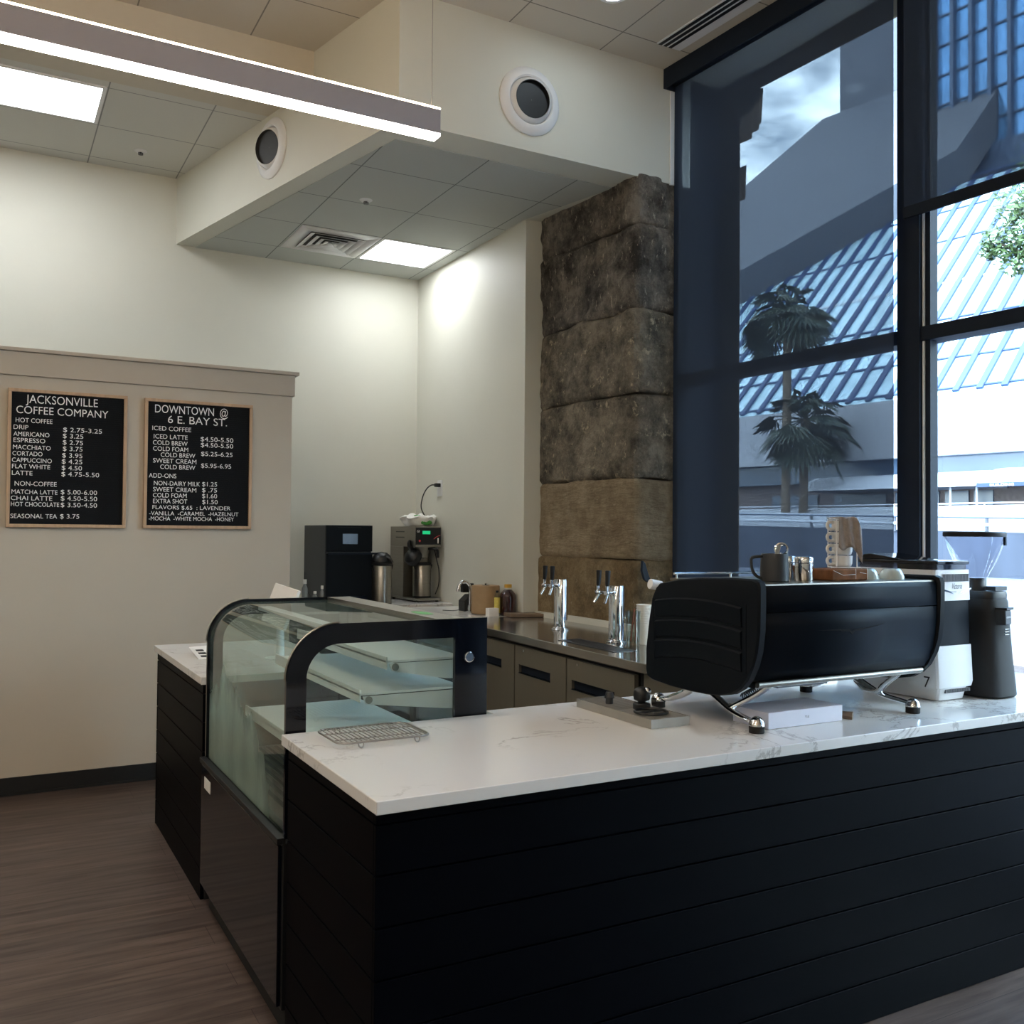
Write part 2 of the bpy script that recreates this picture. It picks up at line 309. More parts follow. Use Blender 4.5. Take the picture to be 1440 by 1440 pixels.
# ------------------------------------------------------------------ mesh building
class MB:
    def __init__(s): s.bm = bmesh.new()
    def face(s, pts):
        return s.bm.faces.new([s.bm.verts.new(p) for p in pts])
    def hexa(s, P):
        v = [s.bm.verts.new(p) for p in P]
        for f in ((3, 2, 1, 0), (4, 5, 6, 7), (0, 1, 5, 4), (1, 2, 6, 5), (2, 3, 7, 6), (3, 0, 4, 7)): s.bm.faces.new([v[i] for i in f])
        return s
    def box(s, x0, x1, y0, y1, z0, z1):
        return s.hexa([(x0, y0, z0), (x1, y0, z0), (x1, y1, z0), (x0, y1, z0), (x0, y0, z1), (x1, y0, z1), (x1, y1, z1), (x0, y1, z1)])
    def obox(s, c, ax, ay, az, hx, hy, hz):
        c = Vector(c); ax = Vector(ax).normalized()*hx; ay = Vector(ay).normalized()*hy; az = Vector(az).normalized()*hz
        return s.hexa([c-ax-ay-az, c+ax-ay-az, c+ax+ay-az, c-ax+ay-az, c-ax-ay+az, c+ax-ay+az, c+ax+ay+az, c-ax+ay+az])
    def prism(s, pts, d):
        """closed polygon pts (3-D, planar) extruded by vector d"""
        d = Vector(d); a = [s.bm.verts.new(p) for p in pts]; b = [s.bm.verts.new(Vector(p)+d) for p in pts]
        s.bm.faces.new(a[::-1]); s.bm.faces.new(b); n = len(a)
        for i in range(n): s.bm.faces.new((a[i], a[(i+1) % n], b[(i+1) % n], b[i]))
        return s
    def sheet(s, A, B, th=None):
        """strip between two polylines"""
        a = [s.bm.verts.new(p) for p in A]; b = [s.bm.verts.new(p) for p in B]
        for i in range(len(a)-1): s.bm.faces.new((a[i], a[i+1], b[i+1], b[i]))
        return s
    def loft(s, rings, cap=True, closed=True):
        R = [[s.bm.verts.new(p) for p in r] for r in rings]; n = len(R[0])
        for a, b in zip(R, R[1:]):
            for i in range(n if closed else n-1): s.bm.faces.new((a[i], a[(i+1) % n], b[(i+1) % n], b[i]))
        if cap: s.bm.faces.new(R[0][::-1]); s.bm.faces.new(R[-1])
        return s
    def lathe(s, prof, c=(0, 0, 0), axis=(0, 0, 1), seg=28, cap=True):
        """prof: (radius, height) list along axis from c"""
        q = Vector((0, 0, 1)).rotation_difference(Vector(axis).normalized()); c = Vector(c); rings = []
        for r, h in prof:
            rings.append([c + q @ Vector((max(r, 1e-4)*math.cos(2*PI*i/seg), max(r, 1e-4)*math.sin(2*PI*i/seg), h)) for i in range(seg)])
        return s.loft(rings, cap)
    def cyl(s, p0, p1, r0, r1=None, seg=20):
        p0, p1 = Vector(p0), Vector(p1); d = p1-p0
        return s.lathe([(r0, 0), (r0 if r1 is None else r1, d.length)], p0, d, seg)
    def tube(s, pts, r, seg=10, smooth=True, squash=1):
        pts = [Vector(p) for p in pts]
        if smooth and len(pts) > 2: pts = spline(pts, 6)
        rings = []; up = Vector((0, 0, 1)); n = len(pts)
        prev = None
        for i, p in enumerate(pts):
            t = (pts[min(i+1, n-1)] - pts[max(i-1, 0)]).normalized()
            if prev is None:
                a = t.cross(up) if abs(t.dot(up)) < .95 else t.cross(Vector((1, 0, 0)))
            else: a = prev - t*prev.dot(t)
            a.normalize(); prev = a; b = t.cross(a)
            rr = r if not callable(r) else r(i/(n-1))
            rings.append([p + a*rr*math.cos(2*PI*k/seg) + b*rr*squash*math.sin(2*PI*k/seg) for k in range(seg)])
        return s.loft(rings)
    def ball(s, c, r, sx=1, sy=1, sz=1, seg=20, rings=12, lo=-90, hi=90):
        prof = []
        for i in range(rings+1):
            a = math.radians(lo+(hi-lo)*i/rings); prof.append((r*math.cos(a), r*math.sin(a)))
        c = Vector(c); R = []
        for rr, h in prof:
            R.append([c+Vector((max(rr, 1e-4)*math.cos(2*PI*k/seg)*sx, max(rr, 1e-4)*math.sin(2*PI*k/seg)*sy, h*sz)) for k in range(seg)])
        return s.loft(R)
def spline(P, k):
    out = []
    for i in range(len(P)-1):
        p0 = P[max(i-1, 0)]; p1 = P[i]; p2 = P[i+1]; p3 = P[min(i+2, len(P)-1)]
        for j in range(k):
            t = j/k
            out.append(.5*((2*p1)+(p2-p0)*t+(2*p0-5*p1+4*p2-p3)*t*t+(3*p1-p0-3*p2+p3)*t**3))
    out.append(P[-1]); return out
ROOT = {}
def root_of(o):
    while o.parent: o = o.parent
    return ROOT[o.name]
def link(name, mb, m, parent=None, loc=None, rotz=0, bevel=0, smooth=35, segs=2, label=None, solid=0):
    me = bpy.data.meshes.new(name)
    bmesh.ops.recalc_face_normals(mb.bm, faces=mb.bm.faces[:]); mb.bm.to_mesh(me); mb.bm.free()
    o = bpy.data.objects.new(name, me); COL.objects.link(o)
    me.materials.append(m if not isinstance(m, str) else M[m])
    if parent is not None:
        o.parent = parent; me.transform(root_of(o).inverted())
    else:
        T = Matrix.Translation(loc or (0, 0, 0)) @ Matrix.Rotation(rotz, 4, 'Z')
        o.location = loc or (0, 0, 0); o.rotation_euler = (0, 0, rotz); ROOT[o.name] = T; me.transform(T.inverted())
    if smooth:
        for p in me.polygons: p.use_smooth = True
        me.set_sharp_from_angle(angle=math.radians(smooth))
    if solid:
        k = o.modifiers.new('solid', 'SOLIDIFY'); k.thickness = solid; k.offset = 0
    if bevel:
        k = o.modifiers.new('bevel', 'BEVEL'); k.width = bevel; k.segments = segs; k.limit_method = 'ANGLE'; k.angle_limit = math.radians(40); k.harden_normals = True
    if label: o['label'] = label
    return o
def tag(o, label, cat, group=None, kind=None):
    o['label'] = label; o['category'] = cat
    if group: o['group'] = group
    if kind: o['kind'] = kind
    return o
def thing(name, label, cat, loc, rotz=0, group=None):
    o = bpy.data.objects.new(name, None); COL.objects.link(o); o.empty_display_size = .05
    o.location = loc; o.rotation_euler = (0, 0, rotz)
    ROOT[o.name] = Matrix.Translation(loc) @ Matrix.Rotation(rotz, 4, 'Z')
    return tag(o, label, cat, group)
def struct(name, mb, m, label=None, parent=None, **k):
    o = link(name, mb, m, parent, **k)
    if parent is None:
        o['kind'] = 'structure'; o['label'] = label or name.replace('_', ' '); o['category'] = name.split('_')[0]
    return o
def struct_root(name, label, loc=(0, 0, 0)):
    o = thing(name, label, name.split('_')[0], loc); o['kind'] = 'structure'; return o
def dup(root, loc, label, rotz=None):
    r = root.copy(); COL.objects.link(r); r.location = loc; r['label'] = label
    if rotz is not None: r.rotation_euler = (0, 0, rotz)
    def rec(a, b):
        for ch in a.children:
            c = ch.copy(); COL.objects.link(c); c.parent = b; rec(ch, c)
    rec(root, r)
    return r

# ================================================================== STRUCTURE
ZH, ZL, ZS, YB = 4.365, 4.164, 3.668, 7.44
struct('floor', MB().box(-4.2, 4.0, -3.6, 7.6, -.1, 0), 'floor', 'dark brown wood-look plank floor')
struct('wall_back', MB().box(-4.2, 4.0, YB, YB+.14, 0, 4.6), 'paint', 'off-white back wall')
struct('wall_left', MB().box(-4.34, -4.2, -3.6, 7.6, 0, 4.6), 'paint', 'off-white side wall')
struct('wall_behind', MB().box(-4.2, 4.0, -3.74, -3.6, 0, 4.6), 'paint', 'off-white wall behind the camera')
# right wall of the bar alcove with its jamb return, up to the stone pier
mb = MB(); mb.prism([(3.205, YB, 0), (3.215, 5.615, 0), (3.36, 5.60, 0), (4.2, 5.6, 0), (4.2, YB, 0)], (0, 0, ZS+.3))
struct('wall_right', mb, 'paint', 'off-white right wall of the bar alcove')
struct('wall_partition', MB().box(-4.2, 1.755, 6.14, 6.28, 0, 2.455), 'paint_shaded', 'beige half-height wall carrying the menu boards')
mb = MB(); mb.box(-4.2, 1.768, 6.118, 6.30, 2.40, 2.535); mb.box(-4.2, 1.79, 6.095, 6.32, 2.535, 2.557)
struct('trim_1', mb, 'trim_paint', 'beige ledge along the top of the half-height wall', bevel=.003)
mb = MB(); mb.box(-4.2, 1.75, 6.127, 6.14, 0, .10); mb.box(-4.2, 1.75, 6.12, 6.14, 0, .014)
struct('baseboard_left', mb, 'black_matte', 'black baseboard under the menu wall')
# ceilings
struct('ceiling_high', MB().box(-4.2, 4.1, -3.6, 5.456, ZH, 4.6), 'tile_high', 'high tiled ceiling over the customer side')
mb = MB(); mb.box(-4.2, 1.75, 5.456, 6.02, ZL, 4.6)
struct('ceiling_border', mb, 'ceil_paint', 'painted strip at the step between the two ceilings')
struct('ceiling_low', MB().box(-4.2, 1.7, 6.02, YB, ZL, 4.6), 'tile_low', 'low tiled ceiling over the menu wall')
# bulkhead over the bar
mb = MB(); mb.prism([(1.856, 4.59, ZS), (3.80, 4.59, ZS), (3.80, YB+.02, ZS), (1.222, YB+.02, ZS)], (0, 0, 4.6-ZS))
struct('wall_bulkhead', mb, 'paint', 'off-white bulkhead hanging over the bar')
mb = MB(); mb.prism([(1.93, 4.82, ZS-.004), (3.38, 4.82, ZS-.004), (3.2, 5.62, ZS-.004), (3.2, YB, ZS-.004), (1.365, YB, ZS-.004)], (0, 0, .004))
struct('ceiling_bar', mb, 'tile_soffit', 'tiled soffit over the bar')

# stone pier: six courses of rough blocks
pier = struct_root('wall_stone_pier', 'rough stone block pier between bar and window', (3.33, 5.6, 0))
def stone_block(z0, z1, m, seed, rough):
    mb = MB()
    # plan outline: left face then front face, chamfered corner
    out = [(3.332, 5.64), (3.338, 5.35), (3.352, 5.1), (3.372, 4.85), (3.388, 4.66), (3.40, 4.615), (3.425, 4.60), (3.50, 4.598), (3.60, 4.598), (3.72, 4.60)]
    P = []
    for a, b in zip(out, out[1:]):
        for k in range(8): P.append((a[0]+(b[0]-a[0])*k/8, a[1]+(b[1]-a[1])*k/8))
    P.append(out[-1])
    n = 22; rows = []
    for j in range(n+1):
        v = j/n; z = z0+(z1-z0)*v; row = []
        edge = min(v, 1-v)
        for i, (x, y) in enumerate(P):
            d = noise.noise(Vector((x*3+seed, y*3, z*3)))*rough + noise.noise(Vector((x*11+seed, y*11, z*11)))*rough*.5 + noise.noise(Vector((x*26+seed, y*26, z*18)))*rough*.35
            if edge < .04: d += .016
            jz = noise.noise(Vector((x*4+seed*3, y*4, (0 if v < .5 else 9))))*.022
            nx, ny = (1, .1) if i < 40 else ((.7, .7) if i < 48 else (0, 1))
            row.append((x+nx*d, y+ny*d, z+(jz if edge < .04 else jz*.3)))
        rows.append(row)
    for a, b in zip(rows, rows[1:]): mb.sheet(a, b)
    # close the back so that it is a solid block
    for row in (rows[0], rows[-1]):
        mb.face([Vector(p) for p in row]+[Vector((3.72, 5.64, row[0][2]))])
    bmesh.ops.remove_doubles(mb.bm, verts=mb.bm.verts[:], dist=1e-5)
    return link('stone_block', mb, m, pier, smooth=50)
zs = [.0, .48, .95, 1.363, 1.853, 2.365, 2.875, 3.39, 3.70]
for i, (m, rg) in enumerate([('stone_low', .012), ('stone_low', .012), ('stone_low', .014), ('stone_tan', .016), ('stone_mid', .016), ('stone_mid', .022), ('stone_dark', .03), ('stone_dark', .03)]):
    stone_block(zs[i], zs[i+1], m, i*7.3, rg)
mb = MB(); mb.box(3.47, 3.71, 4.68, 5.6, 0, ZS); link('mortar', mb, 'stone_dark', pier)
mb = MB(); mb.box(3.30, 3.345, 4.3, 5.6, .90, .985); struct('trim_2', mb, 'paint', 'pale curb strip along the foot of the stone pier')

# ---- window wall: s runs towards the camera along the wall, t outwards
SV = Vector((.054917, -.998491, 0)); TV = Vector((.998491, .054917, 0)); WO = Vector((3.59, 4.59, 0))
def wp(s, t, z): return WO + SV*s + TV*t + Vector((0, 0, z))
def wbox(mb, s0, s1, t0, t1, z0, z1):
    return mb.hexa([wp(s0, t0, z0), wp(s1, t0, z0), wp(s1, t1, z0), wp(s0, t1, z0), wp(s0, t0, z1), wp(s1, t0, z1), wp(s1, t1, z1), wp(s0, t1, z1)])
MUL = [-.10, 1.60, 3.05, 4.5, 5.95, 7.4]
win = struct_root('window_1', 'tall dark-framed storefront window', wp(0, .15, 0))
mb = MB()
for s in MUL: wbox(mb, s-.06, s+.06, .125, .27, 0, 4.6)
link('mullion', mb, 'mullion', win, bevel=.004)
mb = MB()
wbox(mb, -.1, 7.4, .135, .26, 2.432, 2.50); wbox(mb, -.1, 7.4, .135, .26, 0, .12); wbox(mb, -.1, 7.4, .135, .26, 4.40, 4.6)
link('transom', mb, 'mullion', win, bevel=.004)
mb = MB(); wbox(mb, -.006, .035, .095, .124, 0, 4.4); link('leak_strip', mb, 'mullion', win)  # added dark strip closing the light leak between shade and pier
mb = MB()      # white strips beside the mullions standing in for a bright glint on the frame
for s in MUL[1:-1]:
    wbox(mb, s+.066, s+.074, .14, .2, .12, 2.43); wbox(mb, s+.066, s+.074, .14, .2, 2.5, 4.4)
link('frame_glint', mb, 'white_metal', win)
mb = MB()
for s in MUL[1:-1]: wbox(mb, s+.074, s+.10, .15, .197, .12, 4.4)
link('glazing_stop', mb, 'mullion', win)
for a, b in zip(MUL, MUL[1:]):
    for z0, z1 in ((.12, 2.432), (2.5, 4.4)):
        mb = MB(); wbox(mb, a+.06, b-.06, .198, .204, z0, z1); link('pane', mb, 'glass', win)
mb = MB(); wbox(mb, -.002, .012, .05, .08, 3.66, 4.24); struct('trim_3', mb, 'white_metal', 'white side channel beside the window')
# masonry of this building seen outside the glass
mb = MB()
def splay(s1, t0, t1, z0, z1):
    # pier course whose reveal is splayed outwards
    k = (t1-t0)*.98
    mb.hexa([wp(-3, t0, z0), wp(s1, t0, z0), wp(s1-k, t1, z0), wp(-3, t1, z0), wp(-3, t0, z1), wp(s1, t0, z1), wp(s1-k, t1, z1), wp(-3, t1, z1)])
splay(.152, .5, 1.0, -.1, 4.3); splay(.225, .48, .9, 3.79, 3.81)
splay(.27, .49, .8, 4.13, 4.165); splay(.34, .48, .8, 4.165, 4.20); splay(.37, .47, .8, 4.20, 4.235); splay(.34, .48, .8, 4.235, 4.26)
mb.hexa([wp(-3, .5, 4.252), wp(9, .5, 4.252), wp(9, 1.0, 4.60), wp(-3, 1.0, 4.60), wp(-3, .5, 7.5), wp(9, .5, 7.5), wp(9, 1.0, 7.5), wp(-3, 1.0, 7.5)])
struct('wall_exterior', mb, 'own_masonry', 'dark masonry pier and lintel outside the window', bevel=.015)
mb = MB(); mb.box(-4.4, 3.75, -3.8, 7.7, 4.6, 7.5); struct('roof', mb, 'own_masonry', 'unseen mass over the cafe keeping the sun out of the room')  # unseen block added on top so no sun leaks into the room
mb = MB(); wbox(mb, 7.4, 8.4, 0, .3, 0, 4.6); mb.box(3.73, 4.1, 4.62, 5.6, 0, 4.6); struct('wall_window_end', mb, 'mullion', 'wall pieces closing the window wall')

# ================================================================== OUTSIDE
QX = Vector((40, 28.014, 0)); DV = Vector((math.sin(math.radians(-9)), math.cos(math.radians(-9)), 0)); NV = Vector((DV.y, -DV.x, 0))
def E(s, o, z): return QX + DV*s + NV*o + Vector((0, 0, z))
def ebox(mb, s0, s1, o0, o1, z0, z1):
    return mb.hexa([E(s0, o0, z0), E(s1, o0, z0), E(s1, o1, z0), E(s0, o1, z0), E(s0, o0, z1), E(s1, o0, z1), E(s1, o1, z1), E(s0, o1, z1)])
mb = MB(); mb.box(4.6, 200, -150, 200, -.3, -.1); struct('ground', mb, 'asphalt', 'pale street paving outside the window')
mb = MB(); mb.box(10.8, 12.4, -40, 60, -.1, -.02); struct('trim_4', mb, 'brick_strip', 'brown brick strip along the kerb')
bl = thing('office_building', 'pale office building with sloped ribbed glazing across the street', 'building', E(5, 10, 0))
mb = MB(); ebox(mb, -40, 40, 0, 3, 5.36, 8.25); link('podium_wall', mb, 'concrete', bl)
mb = MB(); ebox(mb, -40, 40, .6, 3, 4.3, 5.36); link('soffit', mb, 'dark_glass', bl)
mb = MB(); ebox(mb, -40, 40, 1.2, 3, -.1, 4.3); link('ground_floor_wall', mb, 'brick_strip', bl)
mb = MB()
for s0, s1 in ((-.4, .5), (.75, 1.9), (2.2, 4.5), (5, 8), (9, 12)): ebox(mb, s0, s1, 1.1, 1.25, 0, 3.7)
link('ground_floor_window', mb, 'dark_glass', bl)
c45 = math.sqrt(.5)
def SL(s, u, h=0): return E(s, u*c45 - h*c45, 8.25 + u*c45 + h*c45)
mb = MB(); mb.prism([SL(-40, 0), SL(40, 0), SL(19, 22.4), SL(-40, 22.4)], NV*.4); link('sloped_glazing', mb, 'sky_glass', bl)
k = 0; s = -13.85
while s < 24:
    mb = MB(); top = 22.3 if s < 18 else max(2, 40-s-.5)
    a, b = SL(s-.13, .1), SL(s+.13, .1)
    mb.hexa([SL(s-.15, .1), SL(s+.15, .1), SL(s+.15, top), SL(s-.15, top), SL(s-.15, .1, .12), SL(s+.15, .1, .12), SL(s+.15, top, .12), SL(s-.15, top, .12)])
    link('glazing_rib', mb, 'rib', bl); s += 1.13
for u in (.4, 2.95, 6.6, 10.3, 15.2, 19, 23):
    mb = MB(); e = 30 if u < 3 else 22
    mb.hexa([SL(-20, u-.06), SL(e, u-.06), SL(e, u+.06), SL(-20, u+.06), SL(-20, u-.06, .08), SL(e, u-.06, .08), SL(e, u+.06, .08), SL(-20, u+.06, .08)])
    link('glazing_bar', mb, 'rib' if u != 10.3 else 'awning', bl)
# concrete flank of the splayed base and the tower
mb = MB(); mb.prism([SL(8, 22.6), SL(12.2, 19.5), SL(20.5, 13.4), SL(34, 7), SL(36, 18), SL(28.6, 26.8), SL(24.7, 37.6), SL(8, 37.6)], SL(0, 0, 2.2)-SL(0, 0, 0)); link('splayed_flank', mb, 'grey_cladding', bl)
mb = MB(); ebox(mb, 14.2, 24.2, 26.7, 32, 33, 100); link('tower_flank', mb, 'grey_cladding', bl)
mb = MB(); ebox(mb, -40, 13.6, 19, 32, 25.5, 27.45); link('tower_base_band', mb, 'fin', bl)
mb = MB(); ebox(mb, -40, 14.2, 20, 32, 27.45, 100); link('tower_glazing', mb, 'tower_glass', bl)
for i in range(20):
    s = 13.5 - i*1.28; mb = MB(); ebox(mb, s-.12, s+.12, 19.5, 20, 27.45, 60); link('tower_fin', mb, 'fin', bl)
for i in range(10):
    mb = MB(); z = 29.4+i*2.1; ebox(mb, -20, 14, 19.85, 20, z-.05, z+.05); link('tower_spandrel', mb, 'fin', bl)
cp = thing('entrance_canopy', 'white fabric entrance canopy below the office building', 'canopy', E(2, -2, 0))
mb = MB(); mb.prism([E(-1.1, -2, 3.75), E(-1.1, 1, 3.75), E(-1.1, 1, 4.6), E(-1.1, -.6, 4.5), E(-1.1, -1.6, 4.2)], DV*9); link('roof', mb, 'awning', cp)
mb = MB(); mb.prism([E(-14, -2, 3.86), E(-14, 1, 3.86), E(-14, 1, 4.7), E(-14, -.4, 4.55)], DV*12.8); link('side_roof', mb, 'awning', cp)
mb = MB(); ebox(mb, -14, -1.15, -2.05, -1.9, 3.68, 3.86); link('sign_band', mb, 'rib', cp)
for s in (-.9, .3, 1.25): 
    mb = MB(); mb.cyl(E(s, -1.5, 2.2), E(s, -1.5, 3.76), .05, seg=10); link('post', mb, 'awning', cp)
def text_mesh(txt, x0, x1, z, h, weight=0):
    cu = bpy.data.curves.new('t', 'FONT'); cu.body = txt; cu.size = 1; cu.resolution_u = 4; cu.offset = -.002
    ob = bpy.data.objects.new('t', cu); COL.objects.link(ob)
    dg = bpy.context.evaluated_depsgraph_get(); me = bpy.data.meshes.new_from_object(ob.evaluated_get(dg))
    bpy.data.objects.remove(ob); bpy.data.curves.remove(cu)
    xs = [v.co.x for v in me.vertices]; mnx, mxx = min(xs), max(xs)
    for v in me.vertices:
        v.co = Vector((x0+(v.co.x-mnx)/(mxx-mnx)*(x1-x0), v.co.y*h/.72, 0)) + Vector((0, z, 0))
    return me
def add_text(mb, frame, txt, x0, x1, z, h):
    """frame(u, v) -> point"""
    me = text_mesh(txt, x0, x1, z, h)
    for v in me.vertices: v.co = frame(v.co.x, v.co.y)
    mb.bm.from_mesh(me); bpy.data.meshes.remove(me)
mb = MB(); add_text(mb, lambda u, v: E(-u, -2.06, v), 'BUILDING', 1.75, 2.75, 3.7, .12); link('sign_lettering', mb, 'letter', cp)
rw = thing('ramp_wall', 'grey concrete retaining wall with white guard rails across the street', 'wall', E(0, -6, 0))
mb = MB(); mb.hexa([E(-20, -6, -.6), E(40, -6, -.6), E(40, -5.6, -.6), E(-20, -5.6, -.6), E(-20, -6, 1.35), E(40, -6, 2.6), E(40, -5.6, 2.6), E(-20, -5.6, 1.35)]); link('wall_panel', mb, 'concrete_wall', rw)
mb = MB(); mb.hexa([E(-20, -5.3, .8), E(40, -5.3, 2.0), E(40, -5.2, 2.0), E(-20, -5.2, .8), E(-20, -5.3, 1.85), E(40, -5.3, 3.5), E(40, -5.2, 3.5), E(-20, -5.2, 1.85)])
link('parapet', mb, 'awning', rw)
for dz, m in ((.28, 'fin'), (.0, 'awning')):
    mb = MB(); mb.tube([E(-20, -6.1, 1.62+dz), E(40, -6.1, 2.9+dz)], .07 if m == 'awning' else .035, smooth=False); link('guard_rail', mb, m, rw)
for s in (-8, -3.5, .4, 4.5, 9, 14): 
    mb = MB(); z = 1.62+(s+20)/60*1.28; mb.cyl(E(s, -6.05, z-.35), E(s, -6.05, z+.3), .07); link('rail_post', mb, 'grey_cladding', rw)
rl = thing('street_railing', 'thin white railing along the upper walkway', 'railing', E(0, -2.6, 0))
mb = MB(); mb.tube([E(-20, -2.6, 2.93), E(30, -2.6, 3.0)], .035, smooth=False); link('top_rail', mb, 'awning', rl)
mb = MB(); ebox(mb, -20, 30, -2.7, -2.5, -.1, 2.86); link('walkway_edge', mb, 'awning', rl)
for i in range(12):
    mb = MB(); s = -8+i*1.3*1.6; mb.cyl(E(s, -2.6, 2.8), E(s, -2.6, 2.95), .03, seg=8); link('rail_post', mb, 'awning', rl)

def palm(s, o, zc, r, label, seed, n=54):
    rnd = random.Random(seed)
    p = thing('palm_tree', label, 'tree', E(s, o, -.1), group='palms across the street')
    mb = MB(); mb.tube([E(s+.15, o, -.1), E(s+.05, o, zc*.5), E(s, o, zc)], lambda t: .24-.04*t, 10); link('trunk', mb, 'bark', p)
    mb = MB(); c = E(s, o, zc)
    for i in range(n):
        az = rnd.uniform(0, 2*PI); el = rnd.uniform(-.9, 1.35); L = r*rnd.uniform(.75, 1.05)
        d = Vector((math.cos(az)*math.cos(el), math.sin(az)*math.cos(el), math.sin(el)))
        pts = [c+d*L*t+Vector((0, 0, -.32*L*t*t*t*1.3)) for t in (0, .3, .55, .78, 1)]
        side = d.cross(Vector((0, 0, 1))).normalized()
        mb.tube(pts[:3], .03, 5)
        # fan of leaflets from the frond's hub
        hub = pts[2]; tip = pts[4]; ax = (tip-hub)
        for k in range(13):
            a = (k-6)/6*1.25; dd = (ax*math.cos(a)+side*ax.length*math.sin(a))
            w = ax.cross(side).normalized()*.02 + side*.05*L
            e = hub+dd+Vector((0, 0, -.12*L*abs(a)))
            mb.face([hub-w*.3, hub+dd*.5-w, e, hub+dd*.5+w])
    link('fronds', mb, 'frond', p, smooth=0)
palm(7.3, -4, 12.7, 2.5, 'taller palm tree with round crown seen through the left shade', 3)
palm(7.0, -3.0, 7.3, 2.8, 'shorter palm tree with drooping crown seen through the left shade', 5)
def oak():
    rnd = random.Random(11)
    p = thing('oak_tree', 'leafy street tree reaching into the right window pane', 'tree', E(-11, -12, -.1))
    mb = MB(); mb.tube([E(-11, -12, -.1), E(-10.9, -12, 5), E(-10.4, -12, 9)], lambda t: .35-.18*t)
    for q in ((-6.6, 11.3), (-7.2, 12.3), (-8, 10.2), (-9, 13.5), (-12, 13), (-13.5, 11)): mb.tube([E(-10.7, -12, 7.5), E((q[0]-10.5)/2, -12+rnd.uniform(-.4, .4), (q[1]+8.6)/2), E(q[0], -12, q[1])], lambda t: .12-.09*t, 6)
    link('trunk', mb, 'bark', p)
    mb = MB()
    cl = [(-6.9, 11.2, .75), (-6.5, 11.15, .45), (-7.4, 12.3, .85), (-7.3, 10.55, .55), (-8.3, 11.5, 1.3), (-8.6, 13.2, 1.4), (-10, 12.2, 2), (-12, 12, 2), (-9.5, 14.2, 1.4), (-9.2, 10.3, 1.0)]
    for (s, z, r) in cl:
        for i in range(int(520*r**1.7)+60):
            v = Vector((rnd.gauss(0, 1), rnd.gauss(0, 1), rnd.gauss(0, 1))).normalized()*r*rnd.random()**.45
            c = E(s, -12, z)+v; a = Vector((rnd.gauss(0, 1), rnd.gauss(0, 1), rnd.gauss(0, 1))).normalized(); b = a.orthogonal().normalized()
            w = rnd.uniform(.05, .09); mb.face([c-a*w*1.6, c-b*w, c+a*w*1.6, c+b*w])
    link('foliage', mb, 'leaf', p, smooth=0)
oak()

# ================================================================== CEILING AND WALL FIXTURES
def troffer(x0, x1, y0, y1, z, label, group='ceiling light panels'):
    t = thing('ceiling_light', label, 'light', ((x0+x1)/2, (y0+y1)/2, z), group=group)
    f = .022
    mb = MB(); mb.box(x0, x1, y0, y0+f, z-.008, z+.002); mb.box(x0, x1, y1-f, y1, z-.008, z+.002); mb.box(x0, x0+f, y0+f, y1-f, z-.008, z+.002); mb.box(x1-f, x1, y0+f, y1-f, z-.008, z+.002)
    link('frame', mb, 'white_metal', t)
    mb = MB(); mb.box(x0+f, x1-f, y0+f, y1-f, z-.006, z-.003); link('diffuser', mb, 'panel_light', t, label='glowing white diffuser')
troffer(-.62, .598, 6.10, 6.68, ZL, 'bright rectangular ceiling light panel above the menu boards', None)
troffer(2.515, 3.10, 6.49, 7.07, ZS, 'bright square ceiling light panel in the bar soffit', None)
# square supply vent beside the soffit light
def square_vent(cx, cy, z):
    t = thing('ceiling_vent', 'square louvred white air vent beside the soffit light panel', 'vent', (cx, cy, z))
    def ring(h, w, z0, z1, zi):
        mb = MB()
        o = [(cx-h, cy-h, z0), (cx+h, cy-h, z0), (cx+h, cy+h, z0), (cx-h, cy+h, z0)]; i = [(cx-h+w, cy-h+w, z1), (cx+h-w, cy-h+w, z1), (cx+h-w, cy+h-w, z1), (cx-h+w, cy+h-w, z1)]
        for k in range(4): mb.face([o[k], o[(k+1) % 4], i[(k+1) % 4], i[k]])
        return mb
    mb = MB(); mb.box(cx-.20, cx+.20, cy-.20, cy+.20, z-.006, z-.003); link('backing', mb, 'vent_dark', t)
    mb = ring(.295, .09, z-.006, z-.012, 0); link('frame', mb, 'white_metal', t, solid=.003)
    for h in (.205, .15, .10, .055):
        mb = ring(h, .04, z-.022, z-.007, 0); link('louvre', mb, 'white_metal', t, solid=.003)
square_vent(2.21, 6.785, ZS)
# sprinkler heads
def sprinkler(x, y, z, label):
    t = thing('sprinkler', label, 'sprinkler', (x, y, z), group='ceiling sprinklers')
    mb = MB(); mb.lathe([(.042, 0), (.042, -.004), (.03, -.012), (.02, -.013)], (x, y, z-.001), seg=24); link('escutcheon', mb, 'white_metal', t)
    mb = MB(); mb.cyl((x, y, z-.012), (x, y, z-.020), .009, .007)
    for s in (-1, 1): mb.tube([(x+s*.008, y, z-.014), (x+s*.015, y, z-.02), (x+s*.004, y, z-.027)], .0025, 6)
    mb.cyl((x, y, z-.027), (x, y, z-.030), .017); link('head', mb, 'dark_steel', t)
sprinkler(2.125, 5.80, ZS, 'small sprinkler head in the soffit tiles above the bar')
sprinkler(.91, 7.01, ZL, 'small sprinkler head in the lower ceiling above the menu wall')
# recessed downlight
t = thing('downlight', 'small round recessed downlight near the window valance', 'light', (2.85, 4.07, ZH))
mb = MB(); mb.lathe([(.085, 0), (.085, -.006), (.062, -.006), (.06, 0)], (2.85, 4.07, ZH), seg=32); link('trim_ring', mb, 'white_metal', t)
mb = MB(); mb.cyl((2.85, 4.07, ZH-.002), (2.85, 4.07, ZH-.005), .06, seg=32); link('lens', mb, 'down_light', t, label='glowing lens')
